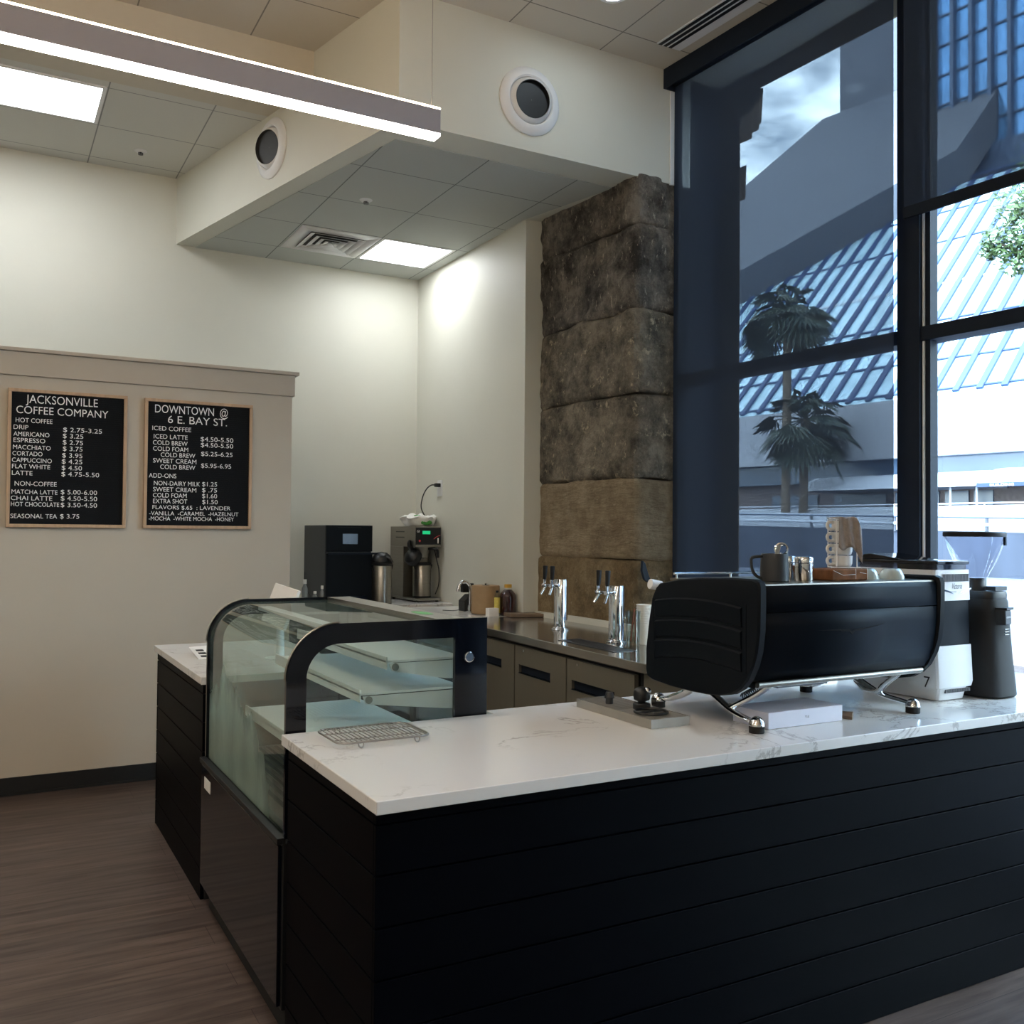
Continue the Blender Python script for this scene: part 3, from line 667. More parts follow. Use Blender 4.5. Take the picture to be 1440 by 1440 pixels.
# linear slot diffuser beside the valance
t = thing('slot_diffuser', 'long black-slotted linear air diffuser in the high ceiling', 'vent', (3.47, 3.3, ZH))
def sl(a, b, z0, z1, m, nm):
    mb = MB(); k = -.05
    def P(x, y, z): return (x + (4.36-y)*.055, y, z)
    mb.hexa([P(a, 4.36, z0), P(b, 4.36, z0), P(b, 1.5, z0), P(a, 1.5, z0), P(a, 4.36, z1), P(b, 4.36, z1), P(b, 1.5, z1), P(a, 1.5, z1)]); link(nm, mb, m, t)
sl(3.36, 3.53, ZH-.004, ZH, 'white_metal', 'frame')
for i in range(3): sl(3.372+i*.036, 3.394+i*.036, ZH-.006, ZH-.0035, 'vent_black', 'slot')
# round eyeball jets
def round_vent(c, n, aim, R, label, dark):
    c = Vector(c); n = Vector(n).normalized(); aim = Vector(aim).normalized()
    t = thing('round_vent', label, 'vent', c, group='round air nozzles')
    mb = MB(); mb.lathe([(R, -.01), (R, .006), (R*.9, .022), (R*.74, .026), (R*.70, .018), (R*.68, -.01)], c, n, 40, cap=False); link('flange', mb, 'white_metal', t)
    mb = MB(); mb.lathe([(R*.69, -.02), (R*.69, .0), (R*.64, .03), (R*.56, .045), (R*.545, .038), (R*.54, -.05)], c+aim*.0, (n+aim*.6), 40, cap=False); link('nozzle', mb, 'white_metal', t)
    mb = MB(); a = (n+aim*.6).normalized(); mb.lathe([(R*.545, .044), (R*.54, .026), (R*.3, .024), (.001, .024)], c, a, 40, cap=False); link('throat', mb, dark, t, label='dark inner throat')
round_vent((2.643, 4.588, 3.947), (0, -1, 0), (-.1, -1, -.12), .192, 'round white air nozzle on the bulkhead front facing the room', 'vent_black')
bd = Vector((1.222-1.856, YB+.02-4.59, 0)).normalized(); bn = Vector((-bd.y, bd.x, 0))
pv = Vector((1.856, 4.59, 3.938)) + bd*1.40 + bn*.002
round_vent(pv, bn, (-.55, -.7, -.2), .19, 'round white air nozzle on the left slanted side of the bulkhead', 'vent_dark')

# linear pendants
def pendant(x0, x1, y, z, label, h=.088, w=.058, wires=()):
    t = thing('pendant_light', label, 'light', ((x0+x1)/2, y, z), group='linear pendants')
    mb = MB(); mb.box(x0, x1, y-w/2, y+w/2, z, z+h); link('housing', mb, 'lamp_body', t, bevel=.002)
    mb = MB(); mb.box(x0+.002, x1-.001, y-w/2+.002, y+w/2-.002, z-.009, z-.0002); link('diffuser', mb, 'strip_light', t, label='glowing white strip')
    mb = MB(); mb.box(x0+.01, x1-.002, y-w/2+.001, y+w/2-.001, z+h+.0002, z+h+.006); link('uplight_lens', mb, 'up_light', t, label='glowing strip on top')
    for x in wires:
        mb = MB(); mb.cyl((x, y, z+h), (x, y, ZH), .0016, seg=6); link('cable', mb, 'wire', t)
pendant(-2.3, 1.424, 3.145, 2.966, 'long grey linear pendant with glowing underside hanging across the room', wires=(1.40, -.6, -2.2))


pendant(-3.6, .5, .9, 2.966, 'unseen linear pendant added for fill light behind the camera on the left', wires=(.4, -3.5))  # added out of view to raise the ambient light
pendant(-3.6, 1.0, -1.6, 2.966, 'unseen linear pendant added for fill light at the rear of the room', wires=(.9, -3.5))  # second unseen pendant, added for warm ambient light

# roller shades and valance
va = thing('shade_valance', 'dark metal shade headbox along the top of the window', 'valance', wp(2, 0, ZH-.12))
mb = MB(); wbox(mb, .0, 7, 0, .012, ZH-.121, ZH-.001); wbox(mb, 0, 7, .012, .13, ZH-.012, ZH-.001); wbox(mb, 0, .012, .012, .12, ZH-.121, ZH-.012); link('fascia', mb, 'mullion', va)
def shade(s0, s1, zb, zt, label):
    t = thing('roller_shade', label, 'shade', wp((s0+s1)/2, .085, zb), group='solar roller shades')
    mb = MB(); n = 14; A = [wp(s0, .085, zb+(zt-zb)*i/n) for i in range(n+1)]; B = [wp(s1, .085, zb+(zt-zb)*i/n) for i in range(n+1)]
    mb.sheet(A, B); link('fabric', mb, 'shade', t)
    mb = MB(); wbox(mb, s0, s1, .079, .091, zb-.055, zb); link('hem_bar', mb, 'mullion', t, bevel=.002)
    mb = MB(); mb.cyl(wp(s0, .075, ZH-.06), wp(s1, .075, ZH-.06), .035); link('roller', mb, 'mullion', t)
shade(.006, 1.552, .45, ZH-.07, 'dark see-through roller shade lowered to the bottom beside the stone pier')
shade(1.606, 3.02, 3.066, ZH-.07, 'dark roller shade half raised over the window right of the post')
shade(3.08, 4.47, 1.6, ZH-.07, 'unseen dark roller shade added to limit daylight in the third window bay')  # added out of view to hold back daylight on the counter front
shade(4.53, 5.92, .3, ZH-.07, 'unseen dark roller shade added to block daylight in the fourth window bay')  # unseen, added to cut daylight from this bay
shade(5.98, 7.36, .3, ZH-.07, 'unseen dark roller shade added to block daylight in the last window bay')  # unseen, added to keep daylight out at the far end

# ================================================================== MENU BOARDS
B1 = [('JACKSONVILLE',0.198,0.579,2.243,0.050),('COFFEE COMPANY',0.150,0.637,2.181,0.045),('HOT COFFEE',0.148,0.338,2.129,0.027),('DRIP',0.138,0.214,2.089,0.026),('AMERICANO',0.138,0.323,2.050,0.026),('ESPRESSO',0.139,0.302,2.014,0.026),('MACCHIATO',0.137,0.331,1.974,0.026),('CORTADO',0.135,0.289,1.938,0.026),('CAPPUCCINO',0.133,0.338,1.900,0.026),('FLAT WHITE',0.134,0.330,1.864,0.026),('LATTE',0.134,0.239,1.826,0.026),('NON-COFFEE',0.149,0.366,1.765,0.027),('MATCHA LATTE',0.134,0.371,1.718,0.026),('CHAI LATTE',0.131,0.344,1.682,0.026),('HOT CHOCOLATE',0.132,0.381,1.647,0.026),('SEASONAL TEA',0.131,0.371,1.579,0.026),('$ 2.75-3.25',0.395,0.604,2.087,0.027),('$ 3.25',0.394,0.503,2.051,0.027),('$ 2.75',0.394,0.502,2.013,0.027),('$ 3.75',0.395,0.500,1.976,0.027),('$ 3.95',0.392,0.500,1.937,0.027),('$ 4.25',0.391,0.500,1.901,0.027),('$ 4.50',0.391,0.499,1.864,0.027),('$ 4.75-5.50',0.390,0.593,1.827,0.027),('$ 5.00-6.00',0.388,0.583,1.722,0.027),('$ 4.50-5.50',0.389,0.584,1.685,0.027),('$ 3.50-4.50',0.389,0.584,1.647,0.027),('$ 3.75',0.387,0.489,1.580,0.027)]
B2 = [('DOWNTOWN  @',0.901,1.338,2.236,0.051),('6 E. BAY ST.',0.977,1.333,2.176,0.048),('ICED COFFEE',0.887,1.115,2.127,0.028),('ICED LATTE',0.896,1.095,2.077,0.028),('COLD BREW',0.892,1.095,2.039,0.028),('COLD FOAM',0.893,1.099,2.002,0.028),('COLD BREW',0.938,1.142,1.966,0.028),('SWEET CREAM',0.894,1.149,1.929,0.028),('COLD BREW',0.936,1.143,1.892,0.028),('ADD-ONS',0.871,1.031,1.837,0.028),('NON-DAIRY MILK',0.901,1.173,1.791,0.028),('SWEET CREAM',0.897,1.151,1.753,0.028),('COLD FOAM',0.897,1.094,1.717,0.028),('EXTRA SHOT',0.898,1.098,1.681,0.028),('FLAVORS $.65  : LAVENDER',0.895,1.362,1.645,0.025),('-VANILLA  -CARAMEL  -HAZELNUT',0.877,1.412,1.608,0.025),('-MOCHA  -WHITE MOCHA  -HONEY',0.875,1.384,1.576,0.025),('$4.50-5.50',1.173,1.373,2.074,0.029),('$4.50-5.50',1.174,1.373,2.038,0.028),('$5.25-6.25',1.177,1.370,1.983,0.028),('$5.95-6.95',1.178,1.362,1.909,0.028),('$1.25',1.186,1.277,1.793,0.028),('$ .75',1.186,1.277,1.756,0.028),('$1.60',1.187,1.278,1.719,0.028),('$1.50',1.188,1.282,1.682,0.028)]
def board(x0, x1, z0, z1, lines, label):
    t = thing('menu_board', label, 'sign', ((x0+x1)/2, 6.14, z0), group='letter boards on the beige wall')
    f = .019; mb = MB()
    for a in ((x0, x1, z0, z0+f), (x0, x1, z1-f, z1), (x0, x0+f, z0+f, z1-f), (x1-f, x1, z0+f, z1-f)): mb.box(a[0], a[1], 6.104, 6.1395, a[2], a[3])
    link('frame', mb, 'frame_wood', t, bevel=.002)
    mb = MB(); n = 60
    mb.box(x0+f, x1-f, 6.120, 6.139, z0+f, z1-f)
    for i in range(n):
        z = z0+f+(z1-z0-2*f)*(i+.5)/n; mb.box(x0+f, x1-f, 6.1175, 6.12, z-.0035, z+.0035)
    link('felt_panel', mb, 'felt', t)
    for tx, a, b, z, h in lines:
        mb = MB(); add_text(mb, lambda u, v: Vector((u, 6.1155, v)), tx, a, b, z, h); link('lettering', mb, 'letter', t, smooth=0)
board(.107, .743, 1.527, 2.322, B1, 'wood-framed black letter board listing hot coffee, left of the pair')
board(.842, 1.492, 1.527, 2.32, B2, 'wood-framed black letter board listing iced coffee, right of the pair')

# ================================================================== COUNTERS
def ship_lap(mb, faces, zt):
    """horizontal boards with grooves on vertical faces: faces = list of (p, q, outward)"""
    g = [0.0, .125, .245, .365, .485, .605, .725, .843, zt]
    for p, q, n in faces:
        p, q, n = Vector(p), Vector(q), Vector(n)
        for a, b in zip(g, g[1:]):
            lo = Vector((0, 0, a+.002)); hi = Vector((0, 0, b-.002)); d = n*.014
            mb.hexa([p+lo, q+lo, q+lo+d, p+lo+d, p+hi, q+hi, q+hi+d, p+hi+d])
t = thing('service_counter', 'long navy-black shiplap counter base under the white slab', 'counter', (2.25, 2.45, 0))
mb = MB(); mb.box(.814, 3.70, 2.084, 2.79, 0, .881); link('core', mb, 'black_matte', t)
mb = MB(); ship_lap(mb, [((.80, 2.084, 0), (3.70, 2.084, 0), (0, -1, 0))], .881); link('front_panel', mb, 'navy', t, bevel=.0015)
mb = MB(); ship_lap(mb, [((.814, 2.0845, 0), (.814, 2.79, 0), (-1, 0, 0))], .881); link('end_panel', mb, 'navy', t, bevel=.0015)
mb = MB(); mb.prism([(.778, 2.012, .883), (3.715, 2.012, .883), (3.655, 2.90, .883), (1.50, 2.87, .883), (1.50, 2.812, .883), (.782, 2.803, .883)], (0, 0, .032))
tag(link('countertop', mb, 'quartz', loc=(2.2, 2.4, .883), bevel=.003), 'white veined quartz slab on the long front counter', 'countertop')
t = thing('side_counter', 'navy-black shiplap cabinet between the display case and the menu wall', 'counter', (1.2, 4.6, 0))
mb = MB(); mb.box(.818, 1.45, 4.05, 5.20, 0, .881); link('core', mb, 'black_matte', t)
mb = MB(); ship_lap(mb, [((.816, 4.05, 0), (.816, 5.20, 0), (-1, 0, 0)), ((.80, 5.20, 0), (1.45, 5.20, 0), (0, 1, 0))], .881); link('front_panel', mb, 'navy', t, bevel=.0015)
mb = MB(); mb.box(.790, 1.47, 4.035, 5.262, .883, .915)
tag(link('countertop', mb, 'quartz', loc=(1.13, 4.65, .883), bevel=.003), 'white quartz slab on the cabinet beyond the display case', 'countertop')
# tent card and tilted tablet on the side counter
t = thing('price_card', 'small printed white card lying on the side counter beside the case', 'card', (.90, 4.72, .915))
mb = MB(); mb.hexa([(.885, 4.58, .916), (1.0, 4.62, .916), (1.0, 4.87, .945), (.885, 4.83, .945), (.885, 4.58, .918), (1.0, 4.62, .918), (1.0, 4.87, .947), (.885, 4.83, .947)]); link('card', mb, 'paper', t)
for k in range(3):
    mb = MB(); a = .62+.06*k; mb.hexa([(.905, 4.0+a, .9205+.007*k), (.94, 4.0+a, .9205+.007*k), (.94, 4.03+a, .925+.007*k), (.905, 4.03+a, .925+.007*k), (.905, 4.0+a, .922+.007*k), (.94, 4.0+a, .922+.007*k), (.94, 4.03+a, .9265+.007*k), (.905, 4.03+a, .9265+.007*k)]); link('print', mb, 'black', t)
t = thing('tablet_stand', 'pale tilted tablet on a stand behind the display case', 'tablet', (1.33, 4.42, .915))
mb = MB(); mb.lathe([(.07, 0), (.07, .008), (.02, .014), (.016, .20)], (1.23, 4.45, .915)); link('stand', mb, 'white_metal', t)
c = Vector((1.215, 4.40, 1.168)); mb = MB(); mb.obox(c, (0, -1, -.04), (.35, -.03, .94), (.94, 0, -.35), .19, .095, .008); link('tablet', mb, 'paper', t, bevel=.004)

# ================================================================== DISPLAY CASE
X0, Y0, Y1 = .785, 2.822, 3.985
dc = thing('display_case', 'curved glass pastry display case with black end frames', 'display case', (X0, Y0, 0))
def arc_profile(off):
    """outer (off=0) or inset profile of the end frame in (x, z), from the bottom front up over to the back"""
    r = .165 - off; x0 = .80+off; zt = 1.235-off
    P = [(x0, .598), (x0, zt-r)]
    for k in range(1, 13):
        a = PI - k/12*PI/2; P.append((x0+r+r*math.cos(a), zt-r+r*math.sin(a)))
    P.append((1.36, zt)); return P
mb = MB(); mb.box(X0+.035, 1.47, Y0+.02, Y1-.02, 0, .09); link('plinth', mb, 'black_matte', dc)
mb = MB(); mb.box(X0+.012, 1.475, Y0, Y1, .09, .585); link('base_body', mb, 'black', dc, bevel=.003)
mb = MB(); mb.box(X0, X0+.012, Y0+.012, Y1-.012, .10, .575); link('front_panel', mb, 'black_gloss', dc, bevel=.002)
mb = MB(); mb.box(X0-.006, X0+.02, Y0, Y1, .583, .602); link('bottom_rail', mb, 'black', dc, bevel=.002)
def end_frame(ya, yb):
    out = arc_profile(0); inn = arc_profile(.062)
    mb = MB(); d = (0, yb-ya, 0)
    band = [(x, ya, z) for x, z in out]; ib = [(x, ya, z) for x, z in inn]
    # frame strip
    n = len(out)
    A = [mb.bm.verts.new(p) for p in band]; B = [mb.bm.verts.new(p) for p in ib]
    A2 = [mb.bm.verts.new((p[0], yb, p[2])) for p in band]; B2 = [mb.bm.verts.new((p[0], yb, p[2])) for p in ib]
    for i in range(n-1):
        mb.bm.faces.new((A[i], A[i+1], B[i+1], B[i])); mb.bm.faces.new((A2[i], B2[i], B2[i+1], A2[i+1]))
        mb.bm.faces.new((A[i], A2[i], A2[i+1], A[i+1])); mb.bm.faces.new((B[i], B[i+1], B2[i+1], B2[i]))
    mb.bm.faces.new((A[0], B[0], B2[0], A2[0])); mb.bm.faces.new((A[-1], A2[-1], B2[-1], B[-1]))
    mb.box(1.36, 1.478, ya, yb, .598, 1.235)
    link('end_frame', mb, 'black_gloss', dc)
    mb = MB(); P = arc_profile(.058); ym = (ya+yb)/2
    mb.prism([(x, ym, z) for x, z in P] + [(1.362, ym, .598)], (0, .004, 0)); link('end_pane', mb, 'case_glass', dc)
end_frame(Y0, Y0+.016); end_frame(Y1-.016, Y1)
# steel tube drawing the bright highlight along the outside of each end frame
for y in (Y0-.001, Y1-.016):
    mb = MB(); P = arc_profile(-.0025)[1:-1]; mb.tube([(x, y+.008, z) for x, z in P], .0035, 6, smooth=False); link('edge_highlight', mb, 'steel', dc)
mb = MB(); P = arc_profile(.012)
mb.sheet([(x, Y0+.016, z) for x, z in P], [(x, Y1-.016, z) for x, z in P]); link('curved_pane', mb, 'fog_glass', dc, label='curved front glass fogged with condensation')
mb = MB(); mb.box(1.30, 1.40, Y0+.016, Y1-.016, 1.218, 1.235); link('rear_top_strip', mb, 'steel', dc)
mb = MB(); mb.box(1.455, 1.475, Y0+.016, Y1-.016, .60, .66); mb.box(1.455, 1.475, Y0+.016, Y1-.016, 1.15, 1.218)
mb.box(1.455, 1.475, 3.38, 3.42, .66, 1.15); link('rear_frame', mb, 'black', dc)
mb = MB(); mb.box(1.460, 1.466, Y0+.016, Y1-.016, .66, 1.15); link('rear_door', mb, 'case_glass', dc)
mb = MB(); mb.box(.82, 1.45, Y0+.02, Y1-.02, .598, .625); link('deck', mb, 'steel', dc)
mb = MB()
for k in range(16): mb.box(.86+k*.034, .874+k*.034, Y0+.06, Y1-.06, .625, .629)
link('deck_grille', mb, 'dark_steel', dc)
def shelf(x0, x1, z, nm='shelf'):
    mb = MB(); mb.box(x0, x1, Y0+.08, Y1-.08, z-.008, z); mb.box(x0, x0+.006, Y0+.08, Y1-.08, z-.03, z+.012)
    s = link('shelf', mb, 'white_metal', dc, bevel=.002)
    for y in (Y0+.075, Y1-.079):
        b = MB(); b.prism([(x0+.01, y, z-.01), (1.44, y, z-.01), (1.44, y, z-.075), (1.36, y, z-.07), (x0+.02, y, z-.035)], (0, .004, 0)); link('bracket', b, 'white_metal', s)
        b = MB(); b.cyl((x0+.03, y-.004, z-.022), (x0+.03, y+.006, z-.022), .012); link('pin', b, 'steel', s)
shelf(1.15, 1.43, 1.10); shelf(1.06, 1.43, 1.0); shelf(.94, 1.43, .80); 
mb = MB(); mb.box(1.0, 1.05, Y0+.03, Y1-.03, 1.19, 1.205); link('light_bar', mb, 'white_metal', dc)
mb = MB()
for y in (Y0+.10, Y1-.12): mb.box(1.425, 1.445, y, y+.02, .63, 1.19)
link('shelf_upright', mb, 'dark_steel', dc)
mb = MB(); mb.lathe([(.0175, 0), (.0175, .004), (.0145, .005)], (1.412, Y0, 1.107), (0, -1, 0), 28, cap=False); link('dial_ring', mb, 'chrome', dc)
mb = MB(); mb.lathe([(.0145, 0), (.0145, .003), (.001, .004)], (1.412, Y0, 1.107), (0, -1, 0), 28); link('dial_face', mb, 'screen', dc)
mb = MB(); mb.box(X0-.0015, X0, 3.80, 3.91, .495, .54); link('sticker', mb, 'paper', dc, label='small silver label plate')

# ================================================================== ESPRESSO MACHINE
em = thing('espresso_machine', 'large matte black espresso machine with louvred side panel on the front counter', 'espresso machine', (2.43, 2.36, .915))
XL, XR = 2.02, 2.85
side = [(2.600, 1.338), (2.582, 1.352), (2.48, 1.370), (2.375, 1.379), (2.25, 1.385), (2.13, 1.385), (2.110, 1.378), (2.104, 1.362), (2.104, 1.30), (2.106, 1.23), (2.115, 1.17), (2.13, 1.125), (2.155, 1.08), (2.185, 1.05), (2.225, 1.028), (2.28, 1.016), (2.34, 1.011), (2.42, 1.009), (2.52, 1.011), (2.62, 1.019), (2.648, 1.028), (2.656, 1.05), (2.656, 1.12), (2.640, 1.22), (2.622, 1.30)]
def panel(x, d, nm):
    cy, cz = 2.38, 1.19; mb = MB()
    rings = []
    for f, dx in ((.94, -.012), (.98, -.010), (1, -.003), (1, .018), (.97, .024)):
        rings.append([(x+dx*d, cy+(y-cy)*f, cz+(z-cz)*f) for y, z in side])
    mb.loft(rings); return link(nm, mb, 'panel_black', em, smooth=30)
pl = panel(XL, 1, 'side_panel'); pr = panel(XR, -1, 'side_panel')
# louvres on the left panel
def zc(y, z): return z + .012 - .35*(y-2.42)**2 + (.03*(2.4-y))
for za, zb_ in ((1.302, 1.272), (1.232, 1.205), (1.166, 1.138)):
    mb = MB(); A = []; rings = []
    for i in range(13):
        y = 2.175+i*.035; xo = XL-.0125
        rings.append([(xo+.002, y, zc(y, za)), (xo-.007, y, zc(y, za-.006)), (xo-.003, y, zc(y, zb_-.03)), (xo+.002, y, zc(y, zb_-.034))])
    mb.loft(rings); link('louvre', mb, 'panel_black', pl, bevel=.001)
mb = MB(); mb.box(XL-.0135, XL-.011, 2.155, 2.165, 1.10, 1.31); link('louvre_frame', mb, 'panel_black', pl)
mb = MB(); mb.box(XL-.0135, XL-.011, 2.60, 2.61, 1.09, 1.30); link('louvre_frame', mb, 'panel_black', pl)
# back body panel facing the customers (upper, seam, lower curved panel)
def body_sheet(prof, x0, x1, nm, m, th=.004):
    mb = MB(); mb.sheet([(x0, y, z) for y, z in prof], [(x1, y, z) for y, z in prof]); return link(nm, mb, m, em, solid=th)
body_sheet([(2.135, 1.368), (2.122, 1.362), (2.118, 1.35), (2.116, 1.32), (2.1155, 1.286)], XL+.02, XR-.02, 'upper_back_panel', 'machine_black')
low = [(2.1155, 1.283), (2.117, 1.24), (2.122, 1.19), (2.132, 1.145), (2.148, 1.105), (2.168, 1.074)]
body_sheet(low, XL+.02, XR-.02, 'lower_back_panel', 'machine_black')
mb = MB(); mb.box(XL+.02, XR-.02, 2.185, 2.52, 1.075, 1.362); link('body', mb, 'black_matte', em)
mb = MB(); mb.box(XL+.02, XR-.02, 2.125, 2.56, 1.362, 1.370); link('cup_warmer_top', mb, 'steel', em)
mb = MB()
for (a, b) in (((XL+.03, 2.55), (XR-.03, 2.55)),): mb.tube([(a[0], a[1], 1.385), (b[0], b[1], 1.385)], .005, smooth=False)
for x in (XL+.04, 2.3, 2.57, XR-.04): mb.cyl((x, 2.55, 1.37), (x, 2.55, 1.385), .004)
link('cup_rail', mb, 'chrome', em)
mb = MB(); mb.tube([(XL+.045, 2.172, 1.062), (XR-.035, 2.172, 1.062)], .013, 14, smooth=False, squash=.8); mb.box(XL+.04, XR-.03, 2.172, 2.45, 1.05, 1.065); link('chrome_bar', mb, 'steel', em)
# wing emblem on the back
mb = MB()
def wing(sgn):
    c = 2.415; z = 1.218
    def Pn(x, zz):
        return (c+sgn*x, 2.1125 + max(0, (1.24-zz))*.07, zz)
    mb.prism([Pn(.0, z-.012), Pn(.012, z-.003), Pn(.05, z-.001), Pn(.055, z+.006), Pn(.012, z+.004), Pn(.0, z-.002)], (0, -.002, 0))
    mb.prism([Pn(.05, z+.001), Pn(.15, z+(.016 if sgn > 0 else .006)), Pn(.05, z+.006)], (0, -.002, 0))
wing(1); wing(-1)
link('wing_emblem', mb, 'felt', em, label='raised wing emblem')
# group heads, steam wands and drip tray on the barista side
mb = MB(); mb.box(XL+.03, XR-.03, 2.40, 2.70, 1.03, 1.06); link('drip_tray', mb, 'steel', em)
for x in (2.25, 2.62):
    mb = MB(); mb.cyl((x, 2.60, 1.20), (x, 2.60, 1.28), .035); mb.box(x-.03, x+.03, 2.50, 2.62, 1.27, 1.32); link('group_head', mb, 'chrome', em)
for x in (2.075, 2.81):
    mb = MB(); mb.tube([(x, 2.58, 1.30), (x, 2.66, 1.26), (x, 2.68, 1.12)], .006); link('steam_wand', mb, 'chrome', em)
mb = MB(); mb.cyl((2.065, 2.64, 1.338), (2.02, 2.645, 1.346), .017, .018); link('steam_knob', mb, 'white_metal', em, label='white steam valve knob', bevel=.002)
mb = MB(); mb.loft([[(2.025+dx, 2.66, 1.35), (2.04+dx, 2.66, 1.35), (2.03+dx, 2.665, 1.375), (2.018+dx, 2.668, 1.415), (2.008+dx, 2.668, 1.425), (2.003+dx, 2.665, 1.39), (2.01+dx, 2.66, 1.36)] for dx in (0,)] + [[(2.025, 2.672, 1.35), (2.04, 2.672, 1.35), (2.03, 2.677, 1.375), (2.018, 2.68, 1.415), (2.008, 2.68, 1.425), (2.003, 2.677, 1.39), (2.01, 2.672, 1.36)]]); link('steam_paddle', mb, 'mullion', em, label='dark steam paddle')
# legs: bowed chrome arms to dome feet
def leg(x, sgn, rear=False):
    yf = 2.66 if rear else 2.178
    k = 1 if not rear else -1
    mb = MB()
    mb.tube([(x+.0*sgn, 2.40+.10*k*-1 if rear else 2.46, 1.012), (x+.015*sgn, 2.40, 1.0) if not rear else (x+.015*sgn, 2.52, .99), (x+.01*sgn, 2.30, .962) if not rear else (x+.01*sgn, 2.60, .955), (x, yf+.03*k, .948), (x, yf, .945)], lambda t: .018-.006*t, 10, squash=.6)
    if not rear:
        mb.tube([(x+.06*sgn, 2.19, 1.05), (x+.05*sgn, 2.24, 1.015), (x+.02*sgn, 2.30, .975), (x+.01*sgn, 2.31, .965)], .013, 10, squash=.7)
        mb.tube([(x+.015*sgn, 2.42, 1.0), (x+.03*sgn, 2.36, .972), (x+.035*sgn, 2.30, .975), (x+.04*sgn, 2.27, 1.0)], .007, 8)
    l = link('leg', mb, 'chrome', em)
    mb = MB(); mb.lathe([(.0225, 0), (.0235, .002), (.0235, .02), (.022, .022)], (x, yf, .915), seg=28); link('rubber_foot', mb, 'rubber', l)
    mb = MB(); mb.lathe([(.0245, .022), (.0245, .027), (.0235, .029), (.021, .037), (.015, .045), (.007, .0495), (.001, .0505)], (x, yf, .915), seg=28); link('dome', mb, 'chrome', l)
leg(2.072, 1); leg(2.785, -1); leg(2.072, 1, True); leg(2.785, -1, True)
mb = MB(); pts = []
for i in range(9*14):
    a = i/14*2*PI; u = i/(9*14); pts.append((2.13+.09*u, 2.30+.012*math.cos(a)+.02*u, 1.0+.012*math.sin(a)+.02*u))
mb.tube(pts, .0022, 5, smooth=False); mb.box(2.2, 2.42, 2.22, 2.36, 1.035, 1.052); mb.cyl((2.22, 2.33, 1.02), (2.26, 2.33, 1.03), .006); link('drain_hose', mb, 'dark_steel', em)

# things on top of the machine
ZT = 1.3702
t = thing('milk_pitcher', 'dark grey milk pitcher on top of the espresso machine', 'pitcher', (2.215, 2.25, ZT))
mb = MB(); mb.lathe([(.043, 0), (.0455, .003), (.045, .03), (.0425, .085), (.0415, .089), (.040, .085), (.042, .03), (.04, .006), (.001, .006)], (2.215, 2.25, ZT), seg=32); link('body', mb, 'graphite', t)
mb = MB(); mb.tube([(2.176, 2.262, ZT+.08), (2.150, 2.272, ZT+.078), (2.140, 2.276, ZT+.070), (2.145, 2.275, ZT+.035), (2.16, 2.268, ZT+.015), (2.178, 2.262, ZT+.012)], .005, 8); link('handle', mb, 'graphite', t)
t = thing('chrome_tool', 'shiny chrome tool leaning inside the dark milk pitcher', 'tool', (2.235, 2.25, ZT+.01))
mb = MB(); mb.tube([(2.21, 2.25, ZT+.012), (2.232, 2.25, ZT+.06), (2.24, 2.25, ZT+.092)], .005, 8); link('shaft', mb, 'chrome', t)
mb = MB(); c = Vector((2.24, 2.25, ZT+.097)); mb.lathe([(.022, -.012), (.022, .012), (.018, .014), (.015, .012), (.015, -.012)], c+Vector((.006, 0, .004)), (-.75, -.62, .2), 24, cap=False); mb.obox(c+Vector((-.016, -.006, .002)), (.35, 0, 1), (-.75, -.6, .2), (0, 1, 0), .017, .004, .009); link('head', mb, 'chrome', t)
def shaker(x, y, label):
    t = thing('shaker', label, 'shaker', (x, y, ZT), group='chrome shakers')
    mb = MB(); mb.lathe([(.028, 0), (.030, .003), (.030, .056), (.028, .058)], (x, y, ZT), seg=28); link('body', mb, 'chrome', t)
    mb = MB(); mb.lathe([(.028, .0585), (.0305, .060), (.0305, .074), (.028, .078), (.026, .079), (.001, .079)], (x, y, ZT), seg=28); link('lid', mb, 'chrome', t)
shaker(2.345, 2.25, 'chrome shaker in front, right of the dark milk pitcher'); shaker(2.345, 2.325, 'chrome shaker half hidden behind the other shaker')
# cup tower
cx, cy = 2.53, 2.262
pk = thing('brown_packet', 'flat clear-wrapped brown packet under the cup tower', 'packet', (2.53, 2.26, ZT))
mb = MB(); mb.box(2.42, 2.592, 2.20, 2.32, ZT, ZT+.038); link('packet', mb, 'brown_pack', pk, bevel=.006)
mb = MB()
for a, b in (((2.425, 2.199, ZT+.034), (2.47, 2.198, ZT+.018)), ((2.47, 2.198, ZT+.018), (2.53, 2.199, ZT+.02)), ((2.53, 2.199, ZT+.005), (2.53, 2.199, ZT+.04)), ((2.585, 2.199, ZT+.003), (2.585, 2.199, ZT+.041)), ((2.55, 2.199, ZT+.026), (2.58, 2.199, ZT+.022))): mb.tube([a, b], .0007, 5, smooth=False)
link('wrapper_crease', mb, 'paper', pk)
z0 = ZT+.0382
rk = thing('cup_rack', 'wire cup rack on the brown packet on top of the machine', 'rack', (cx, cy, z0))
RU, RV = Vector((.905, -.425, 0)), Vector((.425, .905, 0))
def rp(u, v, h): return Vector((cx, cy, z0+h)) + RU*u + RV*v
mb = MB()
for u, v in ((-.030, -.036), (.040, -.036), (-.030, .036), (.040, .036)): mb.tube([rp(u, v, .002), rp(u, v, .166)], .0019, 8, smooth=False)
for u0, v0, u1, v1 in ((-.03, -.036, .04, -.036), (.04, -.036, .04, .036), (.04, .036, -.03, .036), (-.03, .036, -.03, -.036)):
    for h in (.003, .166): mb.tube([rp(u0, v0, h), rp(u1, v1, h)], .0019, 8, smooth=False)
mb.tube([rp(-.05, -.04, .003), rp(.055, -.04, .003)], .0019, 8, smooth=False)
link('wire_frame', mb, 'white_metal', rk)
